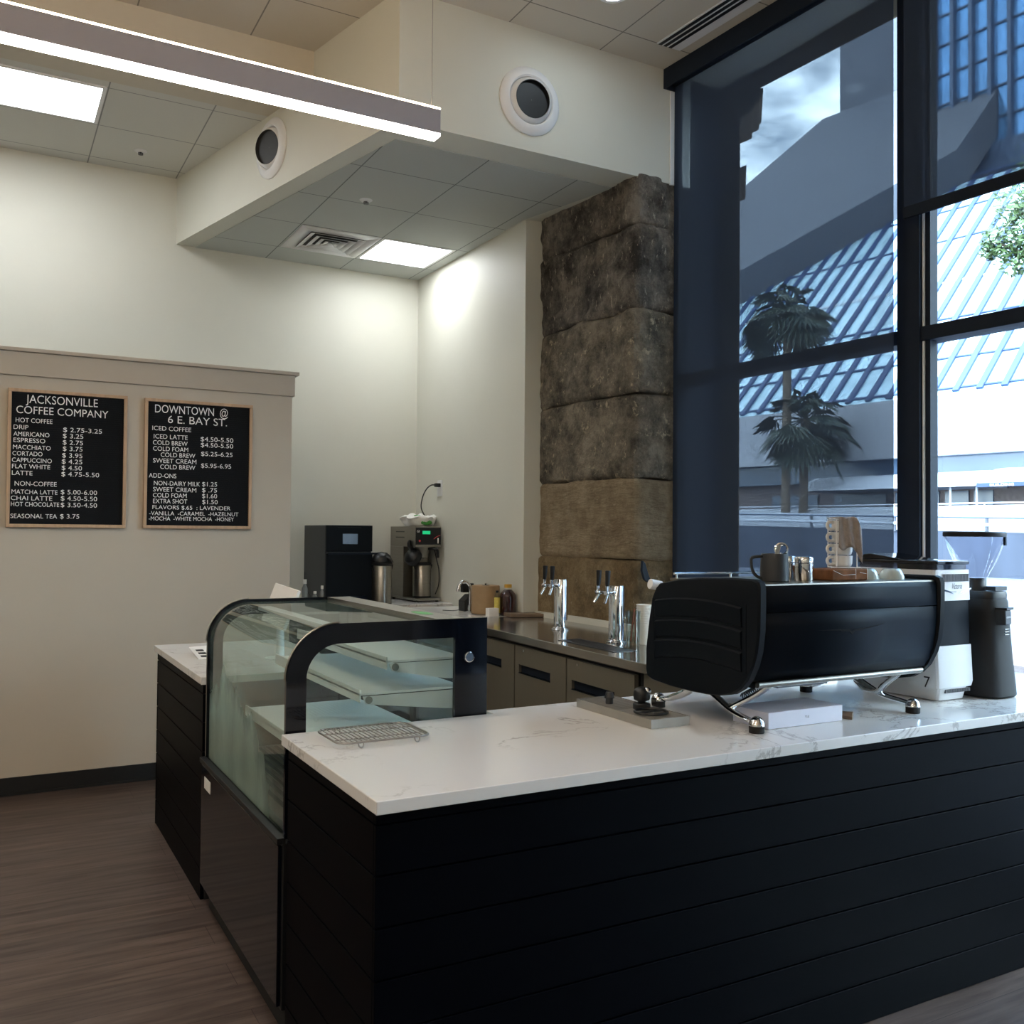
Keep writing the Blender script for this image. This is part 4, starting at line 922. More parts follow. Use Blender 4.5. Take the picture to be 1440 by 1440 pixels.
for k in range(4):
    h0 = .0055+k*.0395; b0 = rp(.004, 0, h0); e = thing('espresso_cup', 'white espresso cup, ' + ('lowest', 'second from the bottom', 'third from the bottom', 'topmost')[k] + ' in the wire rack', 'cup', b0, group='cups in the wire rack')
    mb = MB(); mb.lathe([(.026, 0), (.030, .003), (.033, .012), (.034, .037), (.0325, .037), (.031, .012), (.026, .005), (.001, .005)], b0, seg=28); link('bowl', mb, 'ceramic', e)
    mb = MB(); mb.tube([rp(-.027, -.006, h0+.031), rp(-.043, -.010, h0+.032), rp(-.052, -.012, h0+.024), rp(-.050, -.012, h0+.012), rp(-.040, -.010, h0+.007), rp(-.026, -.006, h0+.009)], .0048, 8, squash=1.2); link('handle', mb, 'ceramic', e)
# towel draped over the rack
def cloth():
    n = 20; mb = MB(); rows = []
    for i in range(n+1):
        u = i/n; row = []
        for j in range(n+1):
            q = j/n; uu = -.026+.080*u; w = q*.20
            drop = .098 + .008*math.sin(u*9) + .015*u
            if w < drop: v = -.041-.004*math.sin(u*14+q*5)-.002; h = .1695-(drop-w)
            else: v = -.041+(w-drop); h = .1705+.002*math.sin(u*12)
            if u > .80: h -= (u-.80)*.18
            row.append(rp(uu, v, h))
        rows.append(row)
    for a_, b_ in zip(rows, rows[1:]): mb.sheet(a_, b_)
    bmesh.ops.remove_doubles(mb.bm, verts=mb.bm.verts[:], dist=1e-6)
    tag(link('bar_cloth', mb, 'cloth', loc=(cx, cy, z0+.17), solid=.0022, smooth=60), 'grey brown bar towel draped over the wire cup rack', 'towel')
cloth()
def glass_cup(x, y, label):
    t = MB(); t.lathe([(.044, 0), (.042, .010), (.035, .026), (.027, .035), (.024, .036), (.001, .036)], (x, y, ZT), seg=30)
    tag(link('upturned_bowl', t, M['milk_glass'], loc=(x, y, ZT)), label, 'bowl', 'upturned bowls')
M['bottle_grey'] = mat('bottle_grey', (150, 154, 152), .2, trans=.4)
M['milk_glass'] = mat('milky_glass', (206, 214, 206), .12, var=.08, scale=60, stretch=(1, 1, .1), trans=.35, coat=.4)
glass_cup(2.652, 2.262, 'upturned milky glass bowl next to the brown packet'); glass_cup(2.748, 2.235, 'upturned milky glass bowl nearest the white grinder')

# white carton under the machine, with a brown handle behind it
bx = thing('white_carton', 'flat white carton with a tiny mark under the espresso machine', 'box', (2.29, 2.27, .915))
mb = MB(); mb.box(2.133, 2.458, 2.191, 2.35, .9155, .967); link('carton', mb, 'lavender_box', bx, bevel=.0015)
mb = MB(); add_text(mb, lambda u, v: Vector((u, 2.1902, v)), 'YiI', 2.288, 2.306, .938, .009); link('print', mb, 'graphite', bx)
mb = MB(); mb.tube([(2.475, 2.25, .93), (2.49, 2.215, .928), (2.505, 2.19, .926)], lambda t: .010+.005*t, 10)
tag(link('brush_handle', mb, 'board_wood', loc=(2.49, 2.22, .915)), 'dark brown wooden handle end beside the white carton', 'brush')

# ================================================================== GRINDERS
gx0, gx1, gy0, gy1 = 3.025, 3.235, 2.262, 2.63
g1 = thing('coffee_grinder', 'white and black coffee grinder numbered 7 beside the espresso machine', 'grinder', ((gx0+gx1)/2, 2.44, .915))
def gring(z, e=0, f=0, r=.02):
    a0, a1, b0, b1 = gx0-e, gx1+e, gy0-f, gy1+e*.3; P = []
    for cx_, cy_, s in ((a1-r, b0+r, -90), (a1-r, b1-r, 0), (a0+r, b1-r, 90), (a0+r, b0+r, 180)):
        for k in range(4): q = math.radians(s+30*k); P.append((cx_+r*math.cos(q), cy_+r*math.sin(q), z))
    return P
mb = MB(); mb.loft([gring(.918, -.028, -.02), gring(.962, -.022, -.008), gring(.965, -.004, .0), gring(.985, 0, .004), gring(1.118, 0, -.004)]); link('lower_body', mb, 'white_plastic', g1, smooth=25)
mb = MB(); mb.loft([gring(1.1185, -.003, -.008), gring(1.282, -.003, -.012)]); link('middle_body', mb, 'machine_black', g1, smooth=25, label='black middle band')
mb = MB(); mb.loft([gring(1.2825, 0, -.008), gring(1.395, 0, -.012)]); link('upper_body', mb, 'white_plastic', g1, smooth=25)
mb = MB(); mb.loft([gring(1.3955, -.008, -.018), gring(1.414, -.008, -.018)]); link('hopper', mb, 'smoke', g1, label='smoky see-through bean hopper')
mb = MB(); mb.loft([gring(1.4145, 0, -.01), gring(1.428, 0, -.01)]); mb.prism([(gx0+.01, 2.40, 1.428), (gx0+.01, 2.62, 1.428), (gx0+.01, 2.60, 1.447), (gx0+.01, 2.57, 1.450)], (.19, 0, 0)); link('hopper_lid', mb, 'black_gloss', g1, bevel=.003)
mb = MB()
for k in range(17): x = gx0+.045+k*.0088; mb.box(x, x+.0045, gy0+.0075, gy0+.0105, 1.352, 1.380)
link('vent_slots', mb, 'slot_grey', g1)
mb = MB()
for k in range(15): x = gx0+.055+k*.0095; mb.box(x, x+.0048, gy0+.005, gy0+.0178, .945, .958)
link('base_slots', mb, 'slot_grey', g1)
mb = MB(); add_text(mb, lambda u, v: Vector((u+(v-1.31)*.35, gy0+.0085, v)), 'Victoria', gx0+.085, gx0+.145, 1.325, .022); add_text(mb, lambda u, v: Vector((u, gy0+.0085, v)), 'ARDUINO', gx0+.085, gx0+.12, 1.312, .005); link('script', mb, 'graphite', g1)
mb = MB()
for s in (-1, 1): mb.prism([(gx0+.118+s*.012, gy0+.0086, 1.306), (gx0+.118+s*.085, gy0+.0086, 1.322), (gx0+.118+s*.085, gy0+.0086, 1.328), (gx0+.118+s*.03, gy0+.0086, 1.316)], (0, -.001, 0))
link('wing_emblem', mb, 'chrome', g1)
mb = MB(); add_text(mb, lambda u, v: Vector((gx0-.0006, 2.318-u, v)), '7', .0, .026, .966, .042); link('numeral', mb, 'black', g1, label='black numeral 7')
for x in (gx0+.06, gx1-.06):
    for y in (gy0+.07, gy1-.05):
        mb = MB(); mb.cyl((x, y, .915), (x, y, .92), .014); link('foot', mb, 'rubber', g1)
# black grinder with clear hopper
hx, hy = 3.350, 2.300
g2 = thing('coffee_grinder', 'slim black coffee grinder with clear funnel hopper by the window', 'grinder', (hx, hy, .915))
def rr(z, w, d, ox=0, oy=0, n=28, p=3.2):
    P = []
    for k in range(n):
        a = 2*PI*k/n; c, s = math.cos(a), math.sin(a)
        P.append((hx+ox+w*math.copysign(abs(c)**(2/p), c), hy+oy+d*math.copysign(abs(s)**(2/p), s), z))
    return P
mb = MB(); mb.loft([rr(.918, .088, .095), rr(.925, .094, .10), rr(.955, .092, .098), rr(1.06, .082, .088), rr(1.18, .074, .08), rr(1.275, .069, .074), rr(1.283, .066, .07)]); link('body', mb, 'black_matte', g2)
mb = MB(); mb.loft([rr(1.2835, .066, .07), rr(1.30, .067, .071), rr(1.312, .064, .068)]); mb.obox((hx+.03, hy-.03, 1.322), (1, 0, 0), (0, 1, 0), (0, 0, 1), .035, .02, .008); link('collar', mb, 'black', g2)
mb = MB(); mb.lathe([(.042, 0), (.042, .05), (.040, .055)], (hx-.008, hy+.035, 1.305)); link('neck', mb, 'black', g2)
H = Vector((hx-.008, hy+.035, 1.352))
mb = MB(); mb.lathe([(.042, 0), (.055, .03), (.078, .075), (.096, .12), (.106, .165), (.110, .172)], H, seg=40, cap=False); link('hopper', mb, 'hopper', g2, label='clear funnel hopper')
mb = MB(); mb.lathe([(.111, .166), (.112, .168), (.112, .182), (.108, .186), (.001, .187)], H, seg=40); link('hopper_lid', mb, 'black', g2)
mb = MB(); mb.obox(H+Vector((.045, -.096, .150)), (1, .4, 0), (-.4, 1, 0), (0, 0, 1), .010, .004, .016); link('hopper_catch', mb, 'mullion', g2)
bdg = Vector((hx-.008, hy-.080, 1.218)); mb = MB(); mb.obox(bdg, (1, .25, 0), (-.25, 1, 0), (-.06, 0, 1), .030, .022, .028); link('side_box', mb, 'graphite', g2, bevel=.006)
mb = MB(); ux = Vector((1, .25, 0)).normalized(); un = Vector((.25, -1, 0)).normalized(); add_text(mb, lambda u, v: bdg+ux*u+un*.0226+Vector((0, 0, v)), 'COMPAK', -.022, .022, -.002, .006); link('badge', mb, 'paper', g2)
mb = MB(); mb.obox(bdg+Vector((.006, 0, .032)), ux, un, (0, 0, 1), .034, .024, .004); link('side_box_cap', mb, 'black', g2)
mb = MB()
for k in range(3): mb.tube([bdg+ux*-.012+un*.012+Vector((0, 0, -.045-.010*k)), bdg+ux*.016+un*.016+Vector((0, 0, -.045-.010*k))], .0022, 6, smooth=False)
link('cooling_slots', mb, 'black_gloss', g2)
for dx in (-.05, .05):
    mb = MB(); mb.cyl((hx+dx, hy-.05, .915), (hx+dx, hy-.05, .92), .012); link('foot', mb, 'rubber', g2)

# ================================================================== ON THE FRONT COUNTER
# wire cooling rack
cr_ = thing('cooling_rack', 'wire cooling rack lying on the quartz counter beside the display case', 'rack', (1.0, 2.63, .915))
x0, x1, y0, y1, zz = .865, 1.145, 2.525, 2.735, .932
def rrect(x0, x1, y0, y1, z, r=.035):
    P = []
    for cx_, cy_, s in ((x1-r, y0+r, -90), (x1-r, y1-r, 0), (x0+r, y1-r, 90), (x0+r, y0+r, 180)):
        for k in range(6): q = math.radians(s+18*k); P.append((cx_+r*math.cos(q), cy_+r*math.sin(q), z))
    P.append(P[0]); return P
mb = MB(); mb.tube(rrect(x0, x1, y0, y1, zz), .0032, 8, smooth=False); link('rim', mb, 'wire', cr_)
mb = MB()
for i in range(19):
    x = x0+.014+(x1-x0-.028)*i/18; mb.tube([(x, y0+.003, zz+.002), (x, y1-.003, zz+.002)], .0016, 6, smooth=False)
for y in (y0+.06, y1-.06): mb.tube([(x0+.003, y, zz-.002), (x1-.003, y, zz-.002)], .002, 6, smooth=False)
link('wires', mb, 'wire', cr_)
for x in (x0+.065, x1-.045):
    for y in (y0+.004, y1-.004):
        mb = MB(); mb.tube([(x-.008, y, zz), (x-.006, y-.003, .921), (x, y-.004, .9175), (x+.006, y-.003, .921), (x+.008, y, zz)], .0022, 6); link('foot', mb, 'wire', cr_)
# rinser tray with tamper
M['steel_pan'] = mat('pan_steel', (168, 164, 156), .35, metal=.6, var=.05, scale=20)
tr = thing('drip_tray', 'flat stainless steel drip tray with grille left of the espresso machine', 'tray', (1.88, 2.55, .915))
mb = MB(); x0, x1, y0, y1 = 1.812, 1.965, 2.362, 2.785
mb.box(x0, x1, y0, y1, .9155, .919); mb.box(x0, x1, y0, y0+.003, .919, .944); mb.box(x0, x1, y1-.003, y1, .919, .944); mb.box(x0, x0+.003, y0+.003, y1-.003, .919, .944); mb.box(x1-.003, x1, y0+.003, y1-.003, .919, .944)
link('pan', mb, 'steel_pan', tr)
mb = MB()
for i in range(14):
    y = 2.56+i*.0155; mb.box(x0+.004, x1-.004, y, y+.0085, .938, .943)
mb.box(x0+.004, x1-.004, y0+.004, 2.555, .938, .943)
link('grille', mb, 'steel_pan', tr)
mb = MB(); mb.cyl((1.863, 2.66, .943), (1.863, 2.66, .962), .013); mb.cyl((1.863, 2.66, .962), (1.863, 2.66, .967), .017); mb.cyl((1.863, 2.66, .967), (1.863, 2.66, .982), .016, .012); link('spray_head', mb, 'dark_steel', tr)
mb = MB(); P = [(1.882+.052*math.cos(a*PI/16), 2.455+.052*math.sin(a*PI/16), .949) for a in range(33)]
mb.tube(P, .0045, 8, smooth=False); mb.tube([(1.83, 2.455, .949), (1.934, 2.455, .949)], .0035, 8, smooth=False)
tag(link('tamper_ring', mb, 'black', loc=(1.882, 2.455, .943)), 'thin black ring lying on the drip tray below the tamper', 'ring')
tm = thing('tamper', 'black coffee tamper with domed handle standing on the drip tray', 'tamper', (1.905, 2.535, .943))
mb = MB(); mb.lathe([(.029, 0), (.029, .016), (.027, .018), (.012, .02)], (1.905, 2.535, .9435), seg=28); link('base', mb, 'black', tm)
mb = MB(); mb.lathe([(.011, .018), (.012, .024), (.026, .030), (.028, .045), (.027, .056), (.022, .065), (.012, .070), (.001, .071)], (1.905, 2.535, .9435), seg=28); link('handle', mb, 'black', tm)
mb = MB(); mb.ball((1.916, 2.520, 1.002), .013, seg=16, rings=8); link('knob', mb, 'chrome', tm); 
mb = MB(); mb.cyl((1.93, 2.515, .968), (1.943, 2.507, .968), .012); link('side_knob', mb, 'black', tm)

# ================================================================== BACK BAR: FRIDGE, TAPS
FA = Vector((2.635, 5.023, 0)); FB = Vector((2.539, 3.445, 0)); FD = (FA-FB).normalized(); FN = Vector((FD.y, -FD.x, 0))
def fp(u, v, z): return FB + FD*u + FN*v + Vector((0, 0, z))
def fbox(mb, u0, u1, v0, v1, z0, z1):
    return mb.hexa([fp(u0, v0, z0), fp(u0, v1, z0), fp(u1, v1, z0), fp(u1, v0, z0), fp(u0, v0, z1), fp(u0, v1, z1), fp(u1, v1, z1), fp(u1, v0, z1)])
fr = thing('bar_fridge', 'low stainless steel undercounter fridge along the stone pier', 'fridge', fp(1, .3, 0))
mb = MB(); fbox(mb, .02, 2.22, .075, .62, .0, .10); link('plinth', mb, 'black_matte', fr)
mb = MB(); fbox(mb, .03, 2.20, .05, .64, .10, .905); link('cabinet', mb, 'black_matte', fr)
doors = [(.03, .655), (.668, 1.262), (1.275, 1.88), (1.893, 2.20)]
for a, b in doors:
    mb = MB(); zA, zB = .735, .778; ha, hb = (a+.17, b-.05) if b-a > .4 else (a+.04, b-.05)
    # door skin with a slot for the recessed handle
    for (u0, u1, z0, z1) in ((a, b, .12, zA), (a, b, zB, .883), (a, ha, zA, zB), (hb, b, zA, zB)): fbox(mb, u0, u1, .028, .05, z0, z1)
    d = link('door', mb, 'steel_door', fr)
    mb = MB(); fbox(mb, ha, hb, .044, .0499, zA, zB); fbox(mb, ha, hb, .024, .044, zA-.003, zA); fbox(mb, ha, hb, .026, .044, zB, zB+.002); link('handle_recess', mb, 'mullion', d)
    mb = MB(); mb.cyl(fp(b-.11, .028, .862), fp(b-.11, .024, .862), .0075); link('lock', mb, 'chrome', d)
mb = MB(); fbox(mb, -.03, .012, .05, .64, .0, .90); link('end_post', mb, 'black_matte', fr)
mb = MB(); fbox(mb, -.50, 2.22, 0, .72, .905, .95); 
tag(link('steel_worktop', mb, 'steel_top', loc=fp(1, .3, .905), bevel=.004), 'polished stainless worktop with beer-style taps in front of the stone pier', 'worktop')
t = thing('ice_bin', 'stainless cabinet end under the worktop behind the espresso machine', 'cabinet', fp(-.25, .3, 0))
mb = MB(); fbox(mb, -.47, -.04, .03, .62, 0, .904); link('body', mb, 'steel_door', t, bevel=.006)
gt = thing('tap_grate', 'slotted steel drip grate set in the worktop before the tap towers', 'grate', fp(.7, .12, .95))
mb = MB(); g0, g1_ = fp(.36, .10, .95), None
fbox(mb, .30, .86, .085, .10, .9502, .953); fbox(mb, .30, .86, .205, .22, .9502, .953)
for i in range(28): fbox(mb, .305+i*.02, .314+i*.02, .10, .205, .9502, .953)
link('slats', mb, 'dark_steel', gt)
def tap_tower(x, y, label):
    z = .9505; t = thing('tap_tower', label, 'tap tower', (x, y, z), group='tap towers')
    mb = MB(); mb.lathe([(.055, 0), (.055, .006), (.048, .009), (.048, .014), (.040, .018)], (x, y, z), seg=32); link('base_flange', mb, 'chrome', t)
    mb = MB(); mb.lathe([(.0405, .016), (.0405, .292), (.039, .296), (.036, .298), (.001, .299)], (x, y, z), seg=36); link('column', mb, 'chrome', t)
    for ang in (158, 205):
        a = math.radians(ang); d = Vector((math.cos(a), math.sin(a), 0)); p = Vector((x, y, z+.262))
        k = p+d*.098
        mb = MB(); mb.cyl(p+d*.035, p+d*.05, .017, .014); mb.cyl(p+d*.05, k, .009); mb.ball(k, .014, seg=14, rings=8)
        mb.cyl(k+d*-.004, k+d*.016, .010); mb.tube([k+d*-.012, k+d*.004+Vector((0, 0, -.022)), k+d*.022+Vector((0, 0, -.052))], .0075, 10)
        mb.cyl(k+Vector((0, 0, .010)), k+Vector((0, 0, .034)), .007, .009); f = link('faucet', mb, 'chrome', t)
        mb = MB(); mb.lathe([(.0085, .034), (.011, .045), (.0135, .092), (.0145, .112), (.012, .115), (.001, .1152)], k, Vector((.05, 0, 1)), 16); link('tap_handle', mb, 'black', f, label='black tap handle')
tap_tower(2.972, 4.745, 'chrome two-tap column farther from the espresso machine'); tap_tower(2.893, 4.072, 'chrome two-tap column nearer the espresso machine')
# glassware and cups on the worktop near the machine
t = thing('glass_pitcher', 'clear glass jug with strainer beside the nearer tap column', 'jug', (2.92, 3.93, .95))
gp = Vector((2.895, 3.93, .951))
mb = MB(); mb.lathe([(.034, 0), (.036, .004), (.036, .012), (.0345, .014), (.040, .175), (.038, .175), (.033, .016), (.001, .014)], gp, seg=28); link('body', mb, 'clear', t)
mb = MB(); mb.tube([gp+Vector((-.038, -.01, .15)), gp+Vector((-.068, -.016, .14)), gp+Vector((-.072, -.017, .09)), gp+Vector((-.05, -.012, .035)), gp+Vector((-.036, -.009, .03))], .005, 8); link('handle', mb, 'clear', t)
mb = MB(); mb.tube([gp+Vector((-.012, 0, .018)), gp+Vector((.0, 0, .13)), gp+Vector((.01, 0, .185))], .004, 6); mb.tube([gp+Vector((.02, 0, .02)), gp+Vector((.008, 0, .18))], .004, 6)
tag(link('stir_sticks', mb, 'rust', loc=gp+Vector((0, 0, .016))), 'thin reddish stirrers standing in the clear glass jug', 'stirrer')
def cup_stack(x, y, n, r, h, label, m, first):
    for k in range(n):
        z = .9505+k*.0125; mb = MB(); mb.lathe([(r*.72, 0), (r*.98, h), (r*1.03, h), (r*1.03, h+.004), (r*.98, h+.004), (r*.70, .003), (.001, .003)], (x, y, z), seg=24)
        tag(link('paper_cup', mb, m, loc=(x, y, z)), label if 0 < k < n-1 else (first[0] if k == 0 else first[1]), 'cup', first[2])
cup_stack(2.985, 3.945, 9, .046, .10, 'white cup in the middle of the white nested stack behind the glass jug', 'cup_white', ('lowest cup of the white nested stack behind the glass jug', 'topmost cup of the white nested stack behind the glass jug', 'white nested cups'))
t = thing('sauce_bottle', 'white-topped jar with russet label half hidden by the espresso machine', 'jar', (2.96, 3.66, .95))
p = (2.915, 3.70, .9505); mb = MB(); mb.lathe([(.040, 0), (.042, .004), (.042, .14), (.040, .145), (.001, .146)], p, seg=24); link('body', mb, 'kraft', t)
mb = MB(); mb.lathe([(.0425, .03), (.0425, .125)], p, seg=24, cap=False); link('label_band', mb, 'rust', t)
mb = MB(); mb.lathe([(.042, .1465), (.042, .165), (.025, .185), (.012, .192), (.001, .193)], p, seg=24); link('lid', mb, 'cup_white', t)

# sink counter and things on it
sk = thing('sink_cabinet', 'white-topped sink cabinet along the right alcove wall', 'cabinet', (3.0, 6.1, 0))
mb = MB(); mb.box(2.86, 3.20, 5.70, 6.62, 0, .914); link('body', mb, 'black_matte', sk)
mb = MB(); mb.box(2.80, 3.202, 5.655, 6.63, .915, .95)
tag(link('countertop', mb, 'quartz', loc=(3, 6.1, .915), bevel=.003), 'white quartz slab with faucet along the right alcove wall', 'countertop')
ZC = .9505
t = thing('faucet', 'small chrome gooseneck faucet on the white slab', 'faucet', (3.03, 6.05, ZC))
mb = MB(); mb.lathe([(.026, 0), (.026, .01), (.018, .014), (.016, .05)], (3.03, 6.05, ZC)); link('base', mb, 'chrome', t)
mb = MB(); mb.tube([(3.03, 6.05, ZC+.04), (3.03, 6.05, ZC+.16), (3.018, 6.05, ZC+.20), (2.985, 6.05, ZC+.222), (2.95, 6.05, ZC+.205), (2.936, 6.05, ZC+.165)], .0105, 12); mb.cyl((2.936, 6.05, ZC+.17), (2.934, 6.05, ZC+.150), .013); link('spout', mb, 'chrome', t)
mb = MB(); mb.tube([(3.04, 6.04, ZC+.05), (3.07, 6.02, ZC+.06), (3.08, 6.01, ZC+.075)], .005); link('lever', mb, 'chrome', t)
t = thing('card_terminal', 'black countertop device behind the chrome faucet', 'device', (3.12, 6.14, ZC))
mb = MB(); mb.prism([(3.02, 6.12, ZC), (3.17, 6.12, ZC), (3.17, 6.12, ZC+.12), (3.07, 6.12, ZC+.12), (3.02, 6.12, ZC+.075)], (0, .10, 0)); link('body', mb, 'graphite', t, bevel=.004)
mb = MB(); mb.box(3.015, 3.10, 6.13, 6.18, ZC+.135, ZC+.20); mb.box(3.08, 3.10, 6.13, 6.18, ZC+.12, ZC+.135); link('head', mb, 'black', t, bevel=.004)
mb = MB(); mb.box(3.07, 3.16, 6.116, 6.12, ZC+.075, ZC+.112); link('screen', mb, 'black_gloss', t)
mb = MB(); mb.tube([(3.03, 6.13, ZC+.02), (2.99, 6.14, ZC+.012), (2.95, 6.18, ZC+.005), (2.91, 6.25, ZC+.004)], .003, 6); link('cord', mb, 'black', t)
t = thing('paper_towel_roll', 'brown kraft paper towel roll on a spindle', 'towel roll', (3.075, 5.90, ZC))
mb = MB(); mb.lathe([(.02, 0), (.098, 0), (.0985, .004), (.0985, .19), (.096, .194), (.022, .194)], (3.075, 5.90, ZC+.004), seg=40); link('roll', mb, 'kraft', t)
mb = MB(); mb.cyl((3.075, 5.90, ZC), (3.075, 5.90, ZC+.212), .006); mb.cyl((3.075, 5.90, ZC), (3.075, 5.90, ZC+.004), .07); mb.cyl((3.075, 5.90, ZC+.1985), (3.075, 5.90, ZC+.201), .025); link('spindle', mb, 'dark_steel', t)
t = thing('syrup_bottle', 'dark red syrup jug with yellow cap beside the paper towel roll', 'bottle', (3.165, 5.70, ZC))
b0 = (3.152, 5.715, ZC); mb = MB(); mb.lathe([(.052, 0), (.056, .005), (.056, .125), (.052, .148), (.036, .168), (.024, .178)], b0, seg=32); link('body', mb, 'syrup', t)
mb = MB(); mb.lathe([(.022, .1785), (.024, .18), (.024, .190)], b0, seg=24); link('neck', mb, 'cup_white', t)
mb = MB(); mb.lathe([(.026, .1905), (.026, .212), (.024, .214), (.001, .2145)], b0, seg=24); link('cap', mb, 'gold', t)
t = thing('flavour_bottle', 'slim bottle with yellow label before the dark syrup jug', 'bottle', (3.075, 5.71, ZC))
b0 = (3.072, 5.722, ZC); mb = MB(); mb.lathe([(.018, 0), (.020, .003), (.020, .13), (.014, .15), (.009, .158)], b0, seg=24); link('body', mb, 'clear', t)
mb = MB(); mb.lathe([(.0205, .02), (.0205, .125)], b0, seg=24, cap=False); link('label_band', mb, 'yellow_label', t)
mb = MB(); mb.cyl((b0[0], b0[1], ZC+.158), (b0[0], b0[1], ZC+.172), .010); link('cap', mb, 'black', t)
mb = MB(); mb.box(2.985, 3.06, 5.672, 5.725, ZC, ZC+.056); tag(link('small_box', mb, 'paper', loc=(3.02, 5.70, ZC), bevel=.002), 'small white box in front of the paper towel roll', 'box')
mb = MB(); mb.hexa([(3.09, 5.56, .951), (3.36, 5.46, .951), (3.36, 5.62, .951), (3.1, 5.68, .951), (3.09, 5.56, .976), (3.36, 5.46, .976), (3.36, 5.62, .976), (3.1, 5.68, .976)])
tag(link('cutting_board', mb, 'board_wood', loc=(3.2, 5.58, .951), bevel=.003), 'brown wooden cutting board lying beside the stone pier', 'board')

# back counter with oven, airpots and brewer
bc = thing('back_counter', 'cabinet under the oven and brewer along the back wall', 'counter', (2.5, 7.1, 0))
mb = MB(); mb.box(1.80, 3.19, 6.74, 7.43, 0, .914); link('body', mb, 'navy', bc)
mb = MB(); mb.box(1.78, 3.203, 6.70, 7.435, .915, .965)
tag(link('countertop', mb, 'quartz', loc=(2.5, 7.1, .915), bevel=.004), 'white quartz slab under the oven and coffee brewer', 'countertop')
ZB = .9655
ov = thing('speed_oven', 'tall black countertop oven with small grey screen', 'oven', (2.38, 7.0, ZB))
ox0, ox1, oy0, oy1, oz1 = 2.197, 2.556, 6.75, 7.30, 1.563
mb = MB(); mb.box(ox0, ox1, oy0+.02, oy1, ZB+.02, oz1); link('body', mb, 'graphite', ov, bevel=.006)
mb = MB(); mb.box(ox0, ox1, oy0, oy0+.02, 1.368, oz1); link('control_panel', mb, 'panel_black', ov, bevel=.003)
mb = MB(); mb.box(ox0+.085, ox0+.27, oy0-.0008, oy0, 1.545, 1.547); link('panel_line', mb, 'graphite', ov)
mb = MB(); mb.box(ox0+.125, ox0+.242, oy0-.002, oy0-.0001, 1.424, 1.50); link('screen', mb, 'screen', ov)
mb = MB(); mb.box(ox0, ox1, oy0-.004, oy0+.02, ZB+.03, 1.355); d = link('door', mb, 'panel_black', ov, bevel=.003)
mb = MB(); mb.box(ox0+.01, ox1+.06, oy0-.028, oy0-.012, 1.346, 1.360); mb.box(ox0+.02, ox0+.04, oy0-.012, oy0-.0041, 1.347, 1.359); mb.box(ox1-.04, ox1-.02, oy0-.012, oy0-.0041, 1.347, 1.359); link('door_handle', mb, 'mullion', d)
mb = MB(); mb.box(ox0+.01, ox1-.01, oy0-.006, oy0+.4, ZB+.012, ZB+.02); link('chrome_sill', mb, 'chrome', ov)
for x in (ox0+.03, ox1-.03):
    for y in (oy0+.05, oy1-.05):
        mb = MB(); mb.cyl((x, y, ZB), (x, y, ZB+.02), .016); link('foot', mb, 'rubber', ov)
mb = MB(); mb.tube([(ox0-.008, 7.25, 1.20), (ox0-.02, 7.2, 1.12), (ox0-.012, 7.1, 1.03), (ox0-.005, 7.0, .975)], .004, 6); link('cord', mb, 'black', ov)
def small_bottle(x, y, h, r, label):
    t = thing('small_bottle', label, 'bottle', (x, y, ZB), group='small bottles by the oven')
    mb = MB(); mb.lathe([(r*.9, 0), (r, .004), (r, h*.68), (r*.5, h*.80), (r*.45, h*.84)], (x, y, ZB), seg=20); link('body', mb, 'bottle_grey', t)
    mb = MB(); mb.cyl((x, y, ZB+h*.84), (x, y, ZB+h), r*.62); link('cap', mb, 'cup_white', t)
small_bottle(2.05, 6.78, .20, .022, 'clear bottle with white cap left of the black oven, tallest of three')
small_bottle(2.115, 6.745, .115, .018, 'shortest clear bottle in the middle, left of the black oven')
small_bottle(2.165, 6.735, .155, .016, 'slim white-capped bottle close against the oven door')
def airpot(x, y, z, h, r, label, open_lid):
    t = thing('airpot', label, 'airpot', (x, y, z), group='steel airpots')
    mb = MB(); mb.lathe([(r*.98, 0), (r, .004), (r, h*.04)], (x, y, z), seg=32); link('base_ring', mb, 'black', t)
    mb = MB(); mb.lathe([(r*.99, h*.041), (r*.99, h*.72), (r*.93, h*.745)], (x, y, z), seg=36); link('body', mb, 'steel', t)
    mb = MB(); mb.lathe([(r*.97, h*.745), (r*1.02, h*.76), (r*1.02, h*.80), (r*.9, h*.81)], (x, y, z), seg=32); link('collar', mb, 'black', t)
    mb = MB(); P = [(x+r*1.04*math.cos(a), y-.02+r*.2*math.sin(a)-r*.8*(1-abs(math.cos(a))), z+h*.765-h*.20*math.sin(a)) for a in [i*PI/12 for i in range(13)]]
    mb.tube(P, .006, 8, smooth=False); link('carry_handle', mb, 'black', t)
    if not open_lid:
        mb = MB(); mb.lathe([(r*1.02, h*.812), (r*1.0, h*.86), (r*.85, h*.93), (r*.5, h*.985), (r*.15, h*1.0), (.001, h*1.0)], (x, y, z), seg=32)
        mb.tube([(x, y-r*.6, z+h*.90), (x+.03, y-r*1.0, z+h*.88), (x+.05, y-r*1.25, z+h*.80)], .010, 8); link('pump_lid', mb, 'black', t)
    else:
        ax = Vector((-.75, -.35, .42)); c = Vector((x-r*1.0, y-.01, z+h*.92))
        mb = MB(); mb.lathe([(r*.95, -.01), (r*.97, .01), (r*.86, .04), (r*.5, .06), (.001, .066)], c, ax, 32); link('pump_lid', mb, 'black', t, label='black pump lid flipped open')
        mb = MB(); mb.tube([c+Vector((0, 0, .04)), c+Vector((-.045, .0, .10)), c+Vector((-.035, .01, .135))], lambda u: .028-.012*u, 10, squash=.6); link('lid_lever', mb, 'black', t)
airpot(2.628, 6.74, ZB, .40, .076, 'steel airpot with closed black pump lid between oven and brewer', False)
